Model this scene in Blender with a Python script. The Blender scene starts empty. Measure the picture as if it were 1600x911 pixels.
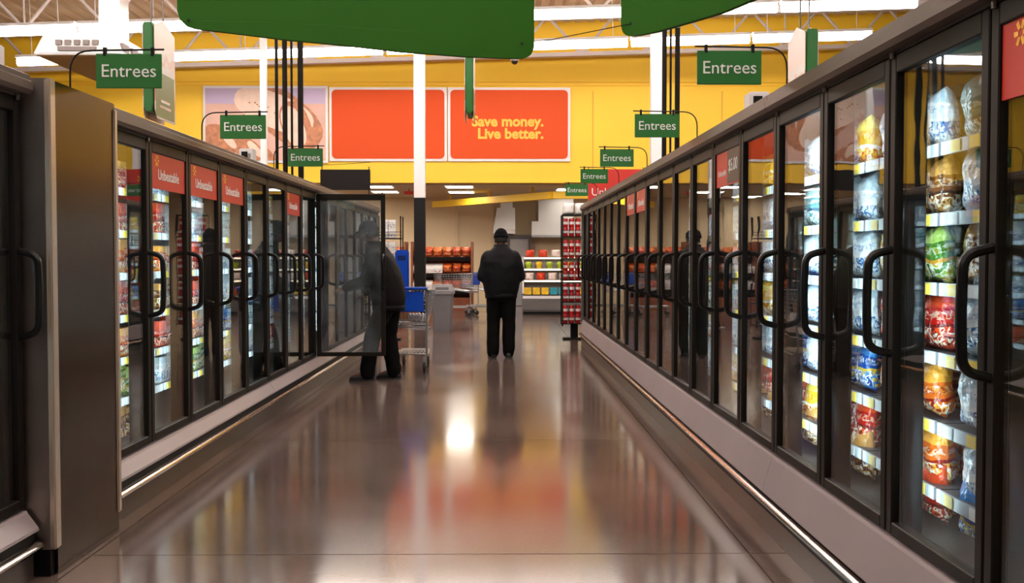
import bpy, bmesh, math, random
from mathutils import Vector, Matrix, Euler, noise as mnoise
random.seed(7)
R = math.radians
SC = bpy.context.scene
COL = SC.collection

# ------------------------------------------------------------------ camera, world, exposure
cam_d = bpy.data.cameras.new('camera'); cam = bpy.data.objects.new('camera', cam_d); COL.objects.link(cam)
cam_d.sensor_width = 36.0; cam_d.lens = 36.0 * 1650 / 1600
cam_d.clip_start = 0.05; cam_d.clip_end = 200
cam.location = (0, 0, 1.40)
cam.rotation_euler = (R(90 - 1.89), 0, R(-0.59))
SC.camera = cam
SC.view_settings.view_transform = 'Standard'; SC.view_settings.look = 'None'
SC.view_settings.exposure = 0.0; SC.view_settings.gamma = 1.0
SC.view_settings.use_curve_mapping = False
W = bpy.data.worlds.new('store_ambient'); SC.world = W; W.use_nodes = True
W.node_tree.nodes['Background'].inputs[0].default_value = (1.0, 0.86, 0.72, 1)
W.node_tree.nodes['Background'].inputs[1].default_value = 0.04
TUBE_POWER = 18.0        # ceiling fluorescent tubes
LED_POWER = 19.0         # freezer interior lamps
PANEL_POWER = 20.0       # bakery ceiling panels

# ------------------------------------------------------------------ materials
MATS = {}
def srgb(r, g, b):
    f = lambda c: (c/255/12.92) if c/255 <= 0.04045 else ((c/255+0.055)/1.055)**2.4
    return (f(r), f(g), f(b))
def mat(name, col, rough=0.5, metal=0.0, emit=None, estr=0, spec=0.5, var=0.0, vscale=6.0, bump=0.0, bscale=40.0):
    if name in MATS: return MATS[name]
    m = bpy.data.materials.new(name); m.use_nodes = True; MATS[name] = m
    nt = m.node_tree; p = nt.nodes['Principled BSDF']
    p.inputs['Base Color'].default_value = (*col, 1); p.inputs['Roughness'].default_value = rough
    p.inputs['Metallic'].default_value = metal; p.inputs['Specular IOR Level'].default_value = spec
    if emit:
        p.inputs['Emission Color'].default_value = (*emit, 1); p.inputs['Emission Strength'].default_value = estr
    if var > 0 or bump > 0:
        tc = nt.nodes.new('ShaderNodeTexCoord'); n = nt.nodes.new('ShaderNodeTexNoise')
        n.inputs['Scale'].default_value = vscale; n.inputs['Detail'].default_value = 5
        nt.links.new(tc.outputs['Object'], n.inputs['Vector'])
        if var > 0:
            r = nt.nodes.new('ShaderNodeValToRGB')
            r.color_ramp.elements[0].position = 0.3; r.color_ramp.elements[1].position = 0.7
            r.color_ramp.elements[0].color = (*[c*(1-var) for c in col], 1)
            r.color_ramp.elements[1].color = (*[min(1, c*(1+var)) for c in col], 1)
            nt.links.new(n.outputs['Fac'], r.inputs['Fac']); nt.links.new(r.outputs['Color'], p.inputs['Base Color'])
        if bump > 0:
            n2 = nt.nodes.new('ShaderNodeTexNoise'); n2.inputs['Scale'].default_value = bscale
            nt.links.new(tc.outputs['Object'], n2.inputs['Vector'])
            b = nt.nodes.new('ShaderNodeBump'); b.inputs['Strength'].default_value = bump; b.inputs['Distance'].default_value = 0.02
            nt.links.new(n2.outputs['Fac'], b.inputs['Height']); nt.links.new(b.outputs['Normal'], p.inputs['Normal'])
    return m
def printed(name, cols, scale=30.0, rough=0.17, bump=0.6):
    """packaging print: bands of colour with a mottled food picture, shifted per object"""
    m = bpy.data.materials.new(name); m.use_nodes = True; MATS[name] = m
    nt = m.node_tree; p = nt.nodes['Principled BSDF']; L = nt.links.new
    tc = nt.nodes.new('ShaderNodeTexCoord'); oi = nt.nodes.new('ShaderNodeObjectInfo')
    mul = nt.nodes.new('ShaderNodeMath'); mul.operation = 'MULTIPLY'; mul.inputs[1].default_value = 37.0
    L(oi.outputs['Random'], mul.inputs[0])
    add = nt.nodes.new('ShaderNodeVectorMath'); add.operation = 'ADD'
    L(tc.outputs['Object'], add.inputs[0]); L(mul.outputs[0], add.inputs[1])
    def ramp(stops):
        r = nt.nodes.new('ShaderNodeValToRGB'); r.color_ramp.interpolation = 'CONSTANT'; el = r.color_ramp.elements
        el[0].position = stops[0][0]; el[0].color = (*stops[0][1], 1); el[1].position = stops[1][0]; el[1].color = (*stops[1][1], 1)
        for q, c in stops[2:]:
            e = el.new(q); e.color = (*c, 1)
        return r
    n = nt.nodes.new('ShaderNodeTexNoise'); n.inputs['Scale'].default_value = scale; n.inputs['Detail'].default_value = 2.5
    L(add.outputs[0], n.inputs['Vector'])
    c0, c1, c2, c3 = cols
    food = ramp([(0, c0), (.42, c2), (.50, c1), (.58, c3), (.66, c2)]); L(n.outputs['Fac'], food.inputs['Fac'])
    sx = nt.nodes.new('ShaderNodeSeparateXYZ'); L(tc.outputs['Generated'], sx.inputs[0])
    sh = nt.nodes.new('ShaderNodeMath'); sh.operation = 'MULTIPLY_ADD'; sh.inputs[1].default_value = .22; L(oi.outputs['Random'], sh.inputs[0])
    wob = nt.nodes.new('ShaderNodeMath'); wob.operation = 'MULTIPLY_ADD'; wob.inputs[1].default_value = .22
    n3 = nt.nodes.new('ShaderNodeTexNoise'); n3.inputs['Scale'].default_value = 9; L(add.outputs[0], n3.inputs['Vector'])
    L(n3.outputs['Fac'], wob.inputs[0]); L(sx.outputs['Z'], wob.inputs[2]); L(wob.outputs[0], sh.inputs[2])
    band = ramp([(0, c0), (.26, c1), (.52, c3), (.66, c0), (.92, c1)]); L(sh.outputs[0], band.inputs['Fac'])
    mask = ramp([(0, (0, 0, 0)), (.30, (1, 1, 1)), (.60, (0, 0, 0)), (.74, (.5, .5, .5)), (.86, (0, 0, 0))]); L(sh.outputs[0], mask.inputs['Fac'])
    mx = nt.nodes.new('ShaderNodeMixRGB'); L(mask.outputs['Color'], mx.inputs['Fac']); L(band.outputs['Color'], mx.inputs[1]); L(food.outputs['Color'], mx.inputs[2])
    L(mx.outputs[0], p.inputs['Base Color'])
    p.inputs['Roughness'].default_value = rough
    n2 = nt.nodes.new('ShaderNodeTexNoise'); n2.inputs['Scale'].default_value = 26
    L(add.outputs[0], n2.inputs['Vector'])
    b = nt.nodes.new('ShaderNodeBump'); b.inputs['Strength'].default_value = bump; b.inputs['Distance'].default_value = 0.03
    L(n2.outputs['Fac'], b.inputs['Height']); L(b.outputs['Normal'], p.inputs['Normal'])
    return m
def glass_mat(name, f0=0.05, wav=0.0, tint=(1, 1, 1)):
    """thin door glass: see-through, Fresnel reflection (Schlick on both faces)"""
    m = bpy.data.materials.new(name); m.use_nodes = True; MATS[name] = m
    nt = m.node_tree; nt.nodes.clear(); L = nt.links.new
    out = nt.nodes.new('ShaderNodeOutputMaterial'); mix = nt.nodes.new('ShaderNodeMixShader')
    tr = nt.nodes.new('ShaderNodeBsdfTransparent'); tr.inputs[0].default_value = (*tint, 1)
    gl = nt.nodes.new('ShaderNodeBsdfGlossy'); gl.inputs['Roughness'].default_value = 0.0
    ge = nt.nodes.new('ShaderNodeNewGeometry'); dot = nt.nodes.new('ShaderNodeVectorMath'); dot.operation = 'DOT_PRODUCT'
    L(ge.outputs['Incoming'], dot.inputs[0]); L(ge.outputs['Normal'], dot.inputs[1])
    def mth(op, a, b=None):
        n = nt.nodes.new('ShaderNodeMath'); n.operation = op
        for i, v in enumerate((a, b)):
            if v is None: continue
            if isinstance(v, (int, float)): n.inputs[i].default_value = v
            else: L(v, n.inputs[i])
        return n.outputs[0]
    c = mth('ABSOLUTE', dot.outputs['Value']); k = mth('SUBTRACT', 1.0, c); k5 = mth('POWER', k, 5.0)
    f = mth('ADD', mth('MULTIPLY', k5, 1 - f0), f0)
    L(f, mix.inputs[0]); L(tr.outputs[0], mix.inputs[1]); L(gl.outputs[0], mix.inputs[2]); L(mix.outputs[0], out.inputs[0])
    if wav > 0:
        tc = nt.nodes.new('ShaderNodeTexCoord'); n = nt.nodes.new('ShaderNodeTexNoise'); n.inputs['Scale'].default_value = 3.0
        oi = nt.nodes.new('ShaderNodeObjectInfo'); add = nt.nodes.new('ShaderNodeVectorMath')
        mu = mth('MULTIPLY', oi.outputs['Random'], 20.0)
        L(tc.outputs['Object'], add.inputs[0]); L(mu, add.inputs[1]); L(add.outputs[0], n.inputs['Vector'])
        b = nt.nodes.new('ShaderNodeBump'); b.inputs['Strength'].default_value = wav; b.inputs['Distance'].default_value = 0.01
        L(n.outputs['Fac'], b.inputs['Height']); L(b.outputs['Normal'], gl.inputs['Normal'])
    return m

m_frame = mat('dark_bronze_frame', (0.010, 0.007, 0.005), 0.45, spec=0.2)
m_inner = mat('mullion_grey', (0.022, 0.018, 0.015), 0.5, spec=0.3)
m_handle = mat('black_handle', (0.005, 0.004, 0.004), 0.3, spec=0.3)
m_cornice = mat('brown_metal_cornice', (0.15, 0.105, 0.083), 0.42, 0.35, var=0.08, vscale=3)
m_sill = mat('grey_painted_sill', (0.36, 0.295, 0.30), 0.38, var=0.05, vscale=2)
m_plinth = mat('brown_kick_plate', (0.10, 0.075, 0.062), 0.28, 0.4)
m_chrome = mat('chrome_rail', (0.60, 0.52, 0.47), 0.15, 1.0)
m_steel = mat('brushed_steel', (0.42, 0.38, 0.35), 0.30, 1.0, var=0.1, vscale=5, bump=0.03, bscale=120)
m_darksteel = mat('dark_steel_cover', (0.095, 0.064, 0.042), 0.22, 1.0, var=0.06, vscale=3)
m_caseshell = mat('case_shell', (0.10, 0.085, 0.075), 0.5)
m_caselin = mat('case_lining', (0.20, 0.21, 0.22), 0.6)
m_shelf = mat('shelf_black', (0.05, 0.05, 0.055), 0.45)
m_rail = mat('price_rail', (0.38, 0.42, 0.46), 0.3)
m_tagw = mat('tag_white', (0.85, 0.85, 0.85), 0.5)
m_tagy = mat('tag_yellow', (0.95, 0.70, 0.08), 0.5)
m_led = mat('led_lens', (0.8, 0.9, 0.95), 0.4, emit=(0.72, 0.95, 1.0), estr=LED_POWER)
m_red = mat('poster_red', srgb(205, 38, 24), 0.4)
m_orange = mat('banner_orange', srgb(222, 80, 24), 0.55, spec=0.2)
m_pricebrown = mat('poster_price_brown', (0.055, 0.030, 0.022), 0.4)
m_white = mat('print_white', (0.86, 0.84, 0.82), 0.5)
m_frost = mat('banner_white_edge', (0.80, 0.76, 0.76), 0.4)
m_gold = mat('print_gold', srgb(255, 190, 50), 0.5)
m_green = mat('sign_green', srgb(32, 108, 38), 0.42)
m_biggreen = mat('aisle_sign_green', srgb(40, 86, 20), 0.6, spec=0.1, var=0.05, vscale=2)
m_yellow = mat('wall_yellow', srgb(255, 205, 44), 0.55, var=0.03, vscale=0.6)
m_beige = mat('wall_beige', srgb(232, 206, 166), 0.6, var=0.04, vscale=1)
m_deck = mat('roof_deck', (0.64, 0.49, 0.36), 0.6, var=0.06, vscale=1)
m_truss = mat('truss_paint', (0.58, 0.50, 0.47), 0.5)
m_lightwhite = mat('fixture_white', (0.85, 0.83, 0.82), 0.45)
m_tube = mat('fluorescent_tube', (1, 1, 1), 0.4, emit=(1.0, 0.90, 0.83), estr=TUBE_POWER)
m_panel = mat('ceiling_panel_light', (1, 1, 1), 0.4, emit=(1.0, 0.93, 0.82), estr=PANEL_POWER)
m_caselight = mat('display_light', (1, 1, 1), 0.4, emit=(1.0, 0.80, 0.5), estr=1.8)
m_black = mat('black_paint', (0.005, 0.0045, 0.0045), 0.5, spec=0.2)
m_pipe = mat('pipe_insulation', (0.008, 0.006, 0.005), 0.7, spec=0.2, bump=0.2)
m_colwhite = mat('column_white', (0.80, 0.76, 0.76), 0.45)
m_greyplastic = mat('grey_plastic', (0.16, 0.15, 0.16), 0.5, var=0.06)
m_greylid = mat('grey_lid', (0.26, 0.25, 0.26), 0.45)
m_cartgrey = mat('cart_wire', (0.42, 0.41, 0.42), 0.3, 0.8)
m_cartdark = mat('cart_plastic', (0.14, 0.135, 0.14), 0.5)
m_blue = mat('cart_blue', srgb(12, 74, 190), 0.35)
m_rubber = mat('rubber', (0.015, 0.015, 0.015), 0.6)
m_wood = mat('rack_wood', srgb(120, 58, 26), 0.45, var=0.2, vscale=8)
m_steelmatt = mat('hood_steel', (0.55, 0.52, 0.50), 0.4, 0.6)
m_jacket = mat('jacket_black', (0.0045, 0.004, 0.0055), 0.6, spec=0.15, bump=0.1, bscale=9)
m_jacket2 = mat('jacket_charcoal', (0.007, 0.0055, 0.006), 0.65, spec=0.15, bump=0.1, bscale=9)
m_trouser = mat('trousers_black', (0.0032, 0.003, 0.0032), 0.75, spec=0.12, bump=0.1, bscale=9)
m_cap = mat('knit_cap_black', (0.0035, 0.0035, 0.004), 0.85, spec=0.12, bump=0.3, bscale=120)
m_skin = mat('skin', (0.16, 0.075, 0.045), 0.5)
m_hair = mat('hair_dark', (0.012, 0.009, 0.008), 0.7)
m_shoe = mat('shoe_black', (0.010, 0.010, 0.010), 0.45)
m_glass = glass_mat('freezer_glass', 0.085, wav=0.05, tint=(0.93, 0.95, 0.96))

m_lighthaze = m_glass.copy(); m_lighthaze.name = 'light_haze_freezer_glass'  # pale haze mixed in, imitating the lit freezers seen through the open door
nt = m_lighthaze.node_tree; out_ = nt.nodes['Material Output']; old = out_.inputs[0].links[0].from_socket
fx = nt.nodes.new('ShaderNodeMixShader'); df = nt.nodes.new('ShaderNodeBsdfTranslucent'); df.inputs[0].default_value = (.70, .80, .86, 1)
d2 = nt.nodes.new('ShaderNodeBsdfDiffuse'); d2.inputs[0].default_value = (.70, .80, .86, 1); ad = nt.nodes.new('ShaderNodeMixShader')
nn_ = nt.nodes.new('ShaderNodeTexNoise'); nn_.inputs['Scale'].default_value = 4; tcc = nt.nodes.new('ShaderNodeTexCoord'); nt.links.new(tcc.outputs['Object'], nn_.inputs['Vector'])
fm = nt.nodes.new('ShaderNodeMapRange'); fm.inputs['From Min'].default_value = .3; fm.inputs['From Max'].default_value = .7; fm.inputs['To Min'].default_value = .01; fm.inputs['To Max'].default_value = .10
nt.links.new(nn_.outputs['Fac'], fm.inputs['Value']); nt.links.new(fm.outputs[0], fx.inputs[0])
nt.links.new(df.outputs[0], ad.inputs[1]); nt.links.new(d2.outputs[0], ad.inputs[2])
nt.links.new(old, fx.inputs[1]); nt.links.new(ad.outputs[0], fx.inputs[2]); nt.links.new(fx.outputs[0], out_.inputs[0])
# polished concrete
m_floor = bpy.data.materials.new('polished_concrete'); m_floor.use_nodes = True
nt = m_floor.node_tree; p = nt.nodes['Principled BSDF']; L = nt.links.new
ge = nt.nodes.new('ShaderNodeNewGeometry'); oi = nt.nodes.new('ShaderNodeObjectInfo')
n1 = nt.nodes.new('ShaderNodeTexNoise'); n1.inputs['Scale'].default_value = 0.9; n1.inputs['Detail'].default_value = 3
n2 = nt.nodes.new('ShaderNodeTexNoise'); n2.inputs['Scale'].default_value = 60; n2.inputs['Detail'].default_value = 3
for n in (n1, n2): L(ge.outputs['Position'], n.inputs['Vector'])
mx = nt.nodes.new('ShaderNodeMath'); mx.operation = 'MULTIPLY_ADD'; mx.inputs[1].default_value = 0.0
L(n2.outputs['Fac'], mx.inputs[0]); L(n1.outputs['Fac'], mx.inputs[2])
mx2 = nt.nodes.new('ShaderNodeMath'); mx2.operation = 'MULTIPLY_ADD'; mx2.inputs[1].default_value = 0.16
L(oi.outputs['Random'], mx2.inputs[0]); L(mx.outputs[0], mx2.inputs[2])
rp = nt.nodes.new('ShaderNodeValToRGB')
rp.color_ramp.elements[0].position = 0.45; rp.color_ramp.elements[0].color = (0.115, 0.077, 0.064, 1)
rp.color_ramp.elements[1].position = 0.95; rp.color_ramp.elements[1].color = (0.20, 0.140, 0.118, 1)
L(mx2.outputs[0], rp.inputs['Fac']); L(rp.outputs['Color'], p.inputs['Base Color'])
rr = nt.nodes.new('ShaderNodeMapRange'); rr.inputs['From Min'].default_value = 0.3; rr.inputs['From Max'].default_value = 0.7
rr.inputs['To Min'].default_value = 0.10; rr.inputs['To Max'].default_value = 0.17
n4 = nt.nodes.new('ShaderNodeTexNoise'); n4.inputs['Scale'].default_value = 0.7; n4.inputs['Detail'].default_value = 1; L(ge.outputs['Position'], n4.inputs['Vector'])
L(n4.outputs['Fac'], rr.inputs['Value']); L(rr.outputs[0], p.inputs['Roughness'])
p.inputs['Specular IOR Level'].default_value = 1.0
m_joint = mat('floor_joint', (0.05, 0.036, 0.028), 0.7)

# ------------------------------------------------------------------ mesh helpers
class MB:
    def __init__(s): s.v = []; s.f = []
    def add(s, vs, fs):
        o = len(s.v); s.v += [tuple(v) for v in vs]; s.f += [tuple(i+o for i in f) for f in fs]; return s
    def box(s, x0, y0, z0, x1, y1, z1, mtx=None):
        vs = [(x0,y0,z0),(x1,y0,z0),(x1,y1,z0),(x0,y1,z0),(x0,y0,z1),(x1,y0,z1),(x1,y1,z1),(x0,y1,z1)]
        if mtx: vs = [tuple(mtx @ Vector(v)) for v in vs]
        return s.add(vs, [(0,3,2,1),(4,5,6,7),(0,1,5,4),(1,2,6,5),(2,3,7,6),(3,0,4,7)])
    def prism(s, poly, fn):
        """poly of 2D points; fn(a,b,t) -> 3D for t=0,1"""
        n = len(poly)
        vs = [fn(a, b, 0) for a, b in poly] + [fn(a, b, 1) for a, b in poly]
        fs = [tuple(range(n)), tuple(range(2*n-1, n-1, -1))] + [(i, (i+1) % n, n+(i+1) % n, n+i) for i in range(n)]
        return s.add(vs, fs)
    def tube(s, pts, r, seg=8, closed=False):
        pts = [Vector(p) for p in pts]; n = len(pts); rings = []
        up = Vector((0.123, 0.311, 0.94)).normalized(); prev = None
        for i, p in enumerate(pts):
            if closed: t = pts[(i+1) % n] - pts[i-1]
            else: t = pts[min(i+1, n-1)] - pts[max(i-1, 0)]
            t.normalize()
            a = (up if prev is None else prev); a = a - t*a.dot(t)
            if a.length < 1e-4: a = Vector((1, 0, 0)) - t*t.x
            a.normalize(); prev = a; b = t.cross(a)
            rad = r[i] if isinstance(r, (list, tuple)) else r
            rings.append([p + (a*math.cos(q) + b*math.sin(q))*rad for q in [2*math.pi*k/seg for k in range(seg)]])
        vs = [v for ring in rings for v in ring]; fs = []
        m = n if closed else n-1
        for i in range(m):
            for k in range(seg):
                a0 = i*seg+k; a1 = i*seg+(k+1) % seg; j = ((i+1) % n)*seg
                fs.append((a0, a1, j+(k+1) % seg, j+k))
        if not closed:
            fs.append(tuple(range(seg-1, -1, -1))); fs.append(tuple((n-1)*seg+k for k in range(seg)))
        return s.add(vs, fs)
    def lathe(s, prof, c=(0,0,0), seg=16, axis='z', sx=1, sy=1):
        vs = []; n = len(prof)
        for r, z in prof:
            for k in range(seg):
                q = 2*math.pi*k/seg; a, b = r*math.cos(q)*sx, r*math.sin(q)*sy
                v = (a, b, z) if axis == 'z' else ((z, a, b) if axis == 'x' else (a, z, b))
                vs.append((c[0]+v[0], c[1]+v[1], c[2]+v[2]))
        fs = [(i*seg+k, i*seg+(k+1) % seg, (i+1)*seg+(k+1) % seg, (i+1)*seg+k) for i in range(n-1) for k in range(seg)]
        fs += [tuple(range(seg-1, -1, -1)), tuple((n-1)*seg+k for k in range(seg))]
        return s.add(vs, fs)
    def ball(s, c, rx, ry, rz, seg=14, rings=9, mtx=None):
        prof = []
        vs = []; fs = []
        for i in range(rings+1):
            t = math.pi*i/rings; rr = max(math.sin(t), 0.001)
            for k in range(seg):
                q = 2*math.pi*k/seg
                v = Vector((rr*math.cos(q)*rx, rr*math.sin(q)*ry, -math.cos(t)*rz))
                if mtx: v = mtx @ v
                vs.append(Vector(c)+v)
        for i in range(rings):
            for k in range(seg): fs.append((i*seg+k, i*seg+(k+1) % seg, (i+1)*seg+(k+1) % seg, (i+1)*seg+k))
        fs += [tuple(range(seg-1, -1, -1)), tuple(rings*seg+k for k in range(seg))]
        return s.add(vs, fs)
    def cap(s, p0, r0, p1, r1, seg=12):
        """tapered capsule, closed"""
        p0, p1 = Vector(p0), Vector(p1); d = (p1-p0); n = d.length or 1e-4; d = d/n
        pts = []; rs = []
        for a in (80, 55, 28): pts.append(p0 - d*r0*math.sin(R(a))); rs.append(r0*math.cos(R(a)))
        pts += [p0, p1]; rs += [r0, r1]
        for a in (28, 55, 80): pts.append(p1 + d*r1*math.sin(R(a))); rs.append(r1*math.cos(R(a)))
        return s.tube(pts, rs, seg)
    def loft(s, rings, seg=20, pw=2.3):
        """rings: (cx,cy,z,hx,hy) superellipse sections, closed"""
        vs = []; n = len(rings)
        for cx, cy, z, hx, hy in rings:
            for k in range(seg):
                q = 2*math.pi*k/seg; c, d = math.cos(q), math.sin(q)
                vs.append((cx+hx*math.copysign(abs(c)**(2/pw), c), cy+hy*math.copysign(abs(d)**(2/pw), d), z))
        fs = [(i*seg+k, i*seg+(k+1) % seg, (i+1)*seg+(k+1) % seg, (i+1)*seg+k) for i in range(n-1) for k in range(seg)]
        fs += [tuple(range(seg-1, -1, -1)), tuple((n-1)*seg+k for k in range(seg))]
        return s.add(vs, fs)
    def mesh(s, name, m, smooth=False, bevel=0.0, bseg=2):
        me = bpy.data.meshes.new(name); me.from_pydata(s.v, [], s.f)
        bm = bmesh.new(); bm.from_mesh(me)
        bmesh.ops.recalc_face_normals(bm, faces=bm.faces)
        if bevel > 0:
            bmesh.ops.bevel(bm, geom=[e for e in bm.edges if e.calc_face_angle(0) > 0.5], offset=bevel, segments=bseg, affect='EDGES', clamp_overlap=True)
        bm.to_mesh(me); bm.free()
        if m: me.materials.append(m)
        if smooth:
            for pl in me.polygons: pl.use_smooth = True
            if smooth != 'all':
                try: me.set_sharp_from_angle(angle=R(40))
                except Exception: pass
        return me
    def build(s, name, m, parent=None, loc=(0,0,0), rot=(0,0,0), smooth=False, bevel=0.0, bseg=2):
        return inst(name, s.mesh(name, m, smooth, bevel, bseg), parent, loc, rot)
def inst(name, me, parent=None, loc=(0,0,0), rot=(0,0,0)):
    o = bpy.data.objects.new(name, me); COL.objects.link(o); o.parent = parent
    o.location = loc; o.rotation_euler = rot; return o
def tag(o, label=None, cat=None, group=None, kind=None):
    if label: o['label'] = label
    if cat: o['category'] = cat
    if group: o['group'] = group
    if kind: o['kind'] = kind
    return o
def thing(name, label, cat, loc=(0,0,0), rz=0.0, group=None):
    o = bpy.data.objects.new(name, None); COL.objects.link(o); o.empty_display_size = 0.1
    o.location = loc; o.rotation_euler = (0, 0, rz); return tag(o, label, cat, group)
def copy_tree(o, parent=None):
    c = o.copy(); COL.objects.link(c); c.parent = parent
    for ch in list(o.children): copy_tree(ch, c)
    return c
def bezier_arc(pts, n=6):
    """round the corners of a polyline"""
    pts = [Vector(p) for p in pts]; out = [pts[0]]
    for i in range(1, len(pts)-1):
        a, b, c = pts[i-1], pts[i], pts[i+1]
        r = min((a-b).length, (c-b).length)*0.48
        s0 = b + (a-b).normalized()*r; s1 = b + (c-b).normalized()*r
        for k in range(n+1):
            t = k/n; out.append(s0*(1-t)**2 + b*2*t*(1-t) + s1*t*t)
    out.append(pts[-1]); return out
_txt = {}
def text_mesh(body, size, m, ext=0.0015, align='CENTER', bold=0.0, space=1.0):
    key = (body, size, m.name, ext, align, bold)
    if key in _txt: return _txt[key]
    cu = bpy.data.curves.new('lettering', 'FONT'); cu.body = body; cu.size = size; cu.extrude = ext
    cu.align_x = align; cu.align_y = 'CENTER'; cu.offset = bold; cu.space_line = space; cu.resolution_u = 3
    o = bpy.data.objects.new('lettering', cu); COL.objects.link(o)
    bpy.context.view_layer.update()
    me = bpy.data.meshes.new_from_object(o.evaluated_get(bpy.context.evaluated_depsgraph_get()))
    bpy.data.objects.remove(o); bpy.data.curves.remove(cu)
    me.materials.clear(); me.materials.append(m); me.name = 'lettering'
    _txt[key] = me; return me
FACE_NEAR = (R(90), 0, 0)            # text lying in XY turned to face -Y (towards the camera)
ORD = ['first', 'second', 'third', 'fourth', 'fifth', 'sixth', 'seventh', 'eighth', 'ninth', 'tenth', 'eleventh', 'twelfth',
       'thirteenth', 'fourteenth', 'fifteenth', 'sixteenth', 'seventeenth', 'eighteenth', 'nineteenth', 'twentieth', 'twenty-first']

# ================================================================== SETTING
# floor: concrete slabs with saw-cut joints
S = 3.09
fl = MB().box(-16, -6, -0.12, 16, 33, -0.012).build('floor', m_joint); tag(fl, kind='structure')
slab = MB().box(0.004, 0.004, -0.03, S-0.004, S-0.004, 0.0).mesh('slab', m_floor)
for i in range(-5, 5):
    for j in range(-4, 9):
        inst('slab', slab, fl, (1.17 + i*S, 4.93 + (j-1)*S, 0))

# far yellow wall with a wide opening to the bakery below a soffit
WY = 25.0
SOF = 3.16; OL, OR = -9.5, 8.0
wf = MB().box(-16, WY, SOF, 16, WY+0.25, 7.4).box(-16, WY, 0, OL, WY+0.25, SOF).box(OR, WY, 0, 16, WY+0.25, SOF).build('wall_far', m_yellow); tag(wf, kind='structure')
for x in (-14.5, -11.4, -8.3, 2.15, 5.2, 8.3, 11.4):      # panel joints and the long ledge
    MB().box(x, WY-0.006, SOF, x+0.03, WY, 5.3).build('joint_strip', mat('wall_yellow_joint', srgb(226, 168, 30), 0.55), wf)
MB().box(-16, WY-0.05, 5.50, 16, WY, 5.56).box(-16, WY-0.03, 5.42, 16, WY, 5.45).build('ledge', m_yellow, wf)
MB().box(OL, WY-0.03, SOF-0.02, OR, WY+0.26, SOF+0.02).build('soffit_edge', m_yellow, wf)
# bakery room behind
wb = MB().box(-12, 31.0, 0, 12, 31.2, 3.4).build('wall_back', m_beige); tag(wb, kind='structure')
for x in (-4.2, -2.5, -1.35, -0.30, 1.0):
    MB().box(x, 30.94, 0, x+0.09, 31.0, 3.1).build('wall_batten', mat('batten_pale', srgb(222, 200, 165), 0.55), wb)
for nm, x0, x1 in (('wall_left', OL-0.25, OL), ('wall_right', OR, OR+0.25)):
    tag(MB().box(x0, WY+0.25, 0, x1, 31.0, 3.4).build(nm, m_beige), kind='structure')
cl = MB().box(OL, WY+0.25, 3.12, OR, 31.0, 3.3).build('ceiling', mat('bakery_ceiling', srgb(196, 172, 140), 0.7)); tag(cl, kind='structure')
# diagonal yellow bulkhead under the bakery ceiling
d = Vector((2.95, -3.3, 0)).normalized(); nrm = Vector((-d.y, d.x, 0))*0.12
a = Vector((-1.88, 30.2, 0)); b = Vector((1.25, 25.6, 0)); c_ = Vector((2.6, 25.6, 0))
bk = MB()
for p0, p1 in ((a, b), (b, c_)):
    dd = (p1-p0).normalized(); n_ = Vector((-dd.y, dd.x, 0))*0.1
    bk.add([(*(p0-n_).xy, 2.80), (*(p1-n_).xy, 2.80), (*(p1+n_).xy, 2.80), (*(p0+n_).xy, 2.80),
            (*(p0-n_).xy, 2.97), (*(p1-n_).xy, 2.97), (*(p1+n_).xy, 2.97), (*(p0+n_).xy, 2.97)],
           [(0,3,2,1),(4,5,6,7),(0,1,5,4),(1,2,6,5),(2,3,7,6),(3,0,4,7)])
for q_ in (.15, .5, .85):
    c0 = a+(b-a)*q_; bk.box(c0.x-.03, c0.y-.03, 2.97, c0.x+.03, c0.y+.03, 3.12)
tag(bk.build('trim_1', m_yellow), kind='structure')

# roof deck: corrugated steel
dk = MB(); n = 110; x0 = -16; pitch = 32/n
prof = []
for i in range(n):
    x = x0 + i*pitch
    prof += [(x, 0), (x+pitch*0.55, 0), (x+pitch*0.65, 0.07), (x+pitch*0.9, 0.07)]
vs = []
for x, z in prof: vs += [(x, -6, 6.85+0.03*x+z), (x, WY+0.3, 6.85+0.03*x+z)]
dk.add(vs, [(2*i, 2*i+2, 2*i+3, 2*i+1) for i in range(len(prof)-1)])
dk.add([(-16, -6, 7.6), (16, -6, 7.6), (16, WY+0.3, 7.6), (-16, WY+0.3, 7.6)], [(0, 1, 2, 3)])
tag(dk.build('ceiling.001', m_deck), kind='structure')

# roof trusses: two chords and zigzag web bars each
chord_me = MB().box(-15.8, -0.09, -0.045, 15.8, 0.09, 0.045).mesh('chord', m_truss)
for q, ty in enumerate((24.2, 20.2, 16.2, 12.2)):
    lab = ['white roof truss running just before the far yellow wall', 'white roof truss above the nearer row of ceiling lights',
           'white roof truss hidden above the big green aisle sign', 'white roof truss over the middle of the aisle'][q]
    t = thing('roof_truss', lab, 'roof truss', (0, ty, 5.95), 0, 'roof trusses')
    t.rotation_euler = (0, -math.atan(0.03), 0)
    inst('chord', chord_me, t); inst('chord', chord_me, t, (0, 0, 0.82))
    for k in range(20):
        xa = -15.2 + k*1.55
        for sgn in (-1, 1):
            MB_ = MB().tube([(xa, 0, 0.02), (xa+sgn*0.7, 0, 0.80)], 0.032, 6)
            MB_.build('web_bar', m_truss, t)
        MB().box(xa-0.16, -0.03, -0.03, xa+0.16, 0.03, 0.09).build('gusset', m_truss, t)
        if k % 2 == 0: MB().tube([(xa, 0, 0.02), (xa, 0, 0.82)], 0.02, 6).build('web_bar', m_truss, t)

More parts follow.
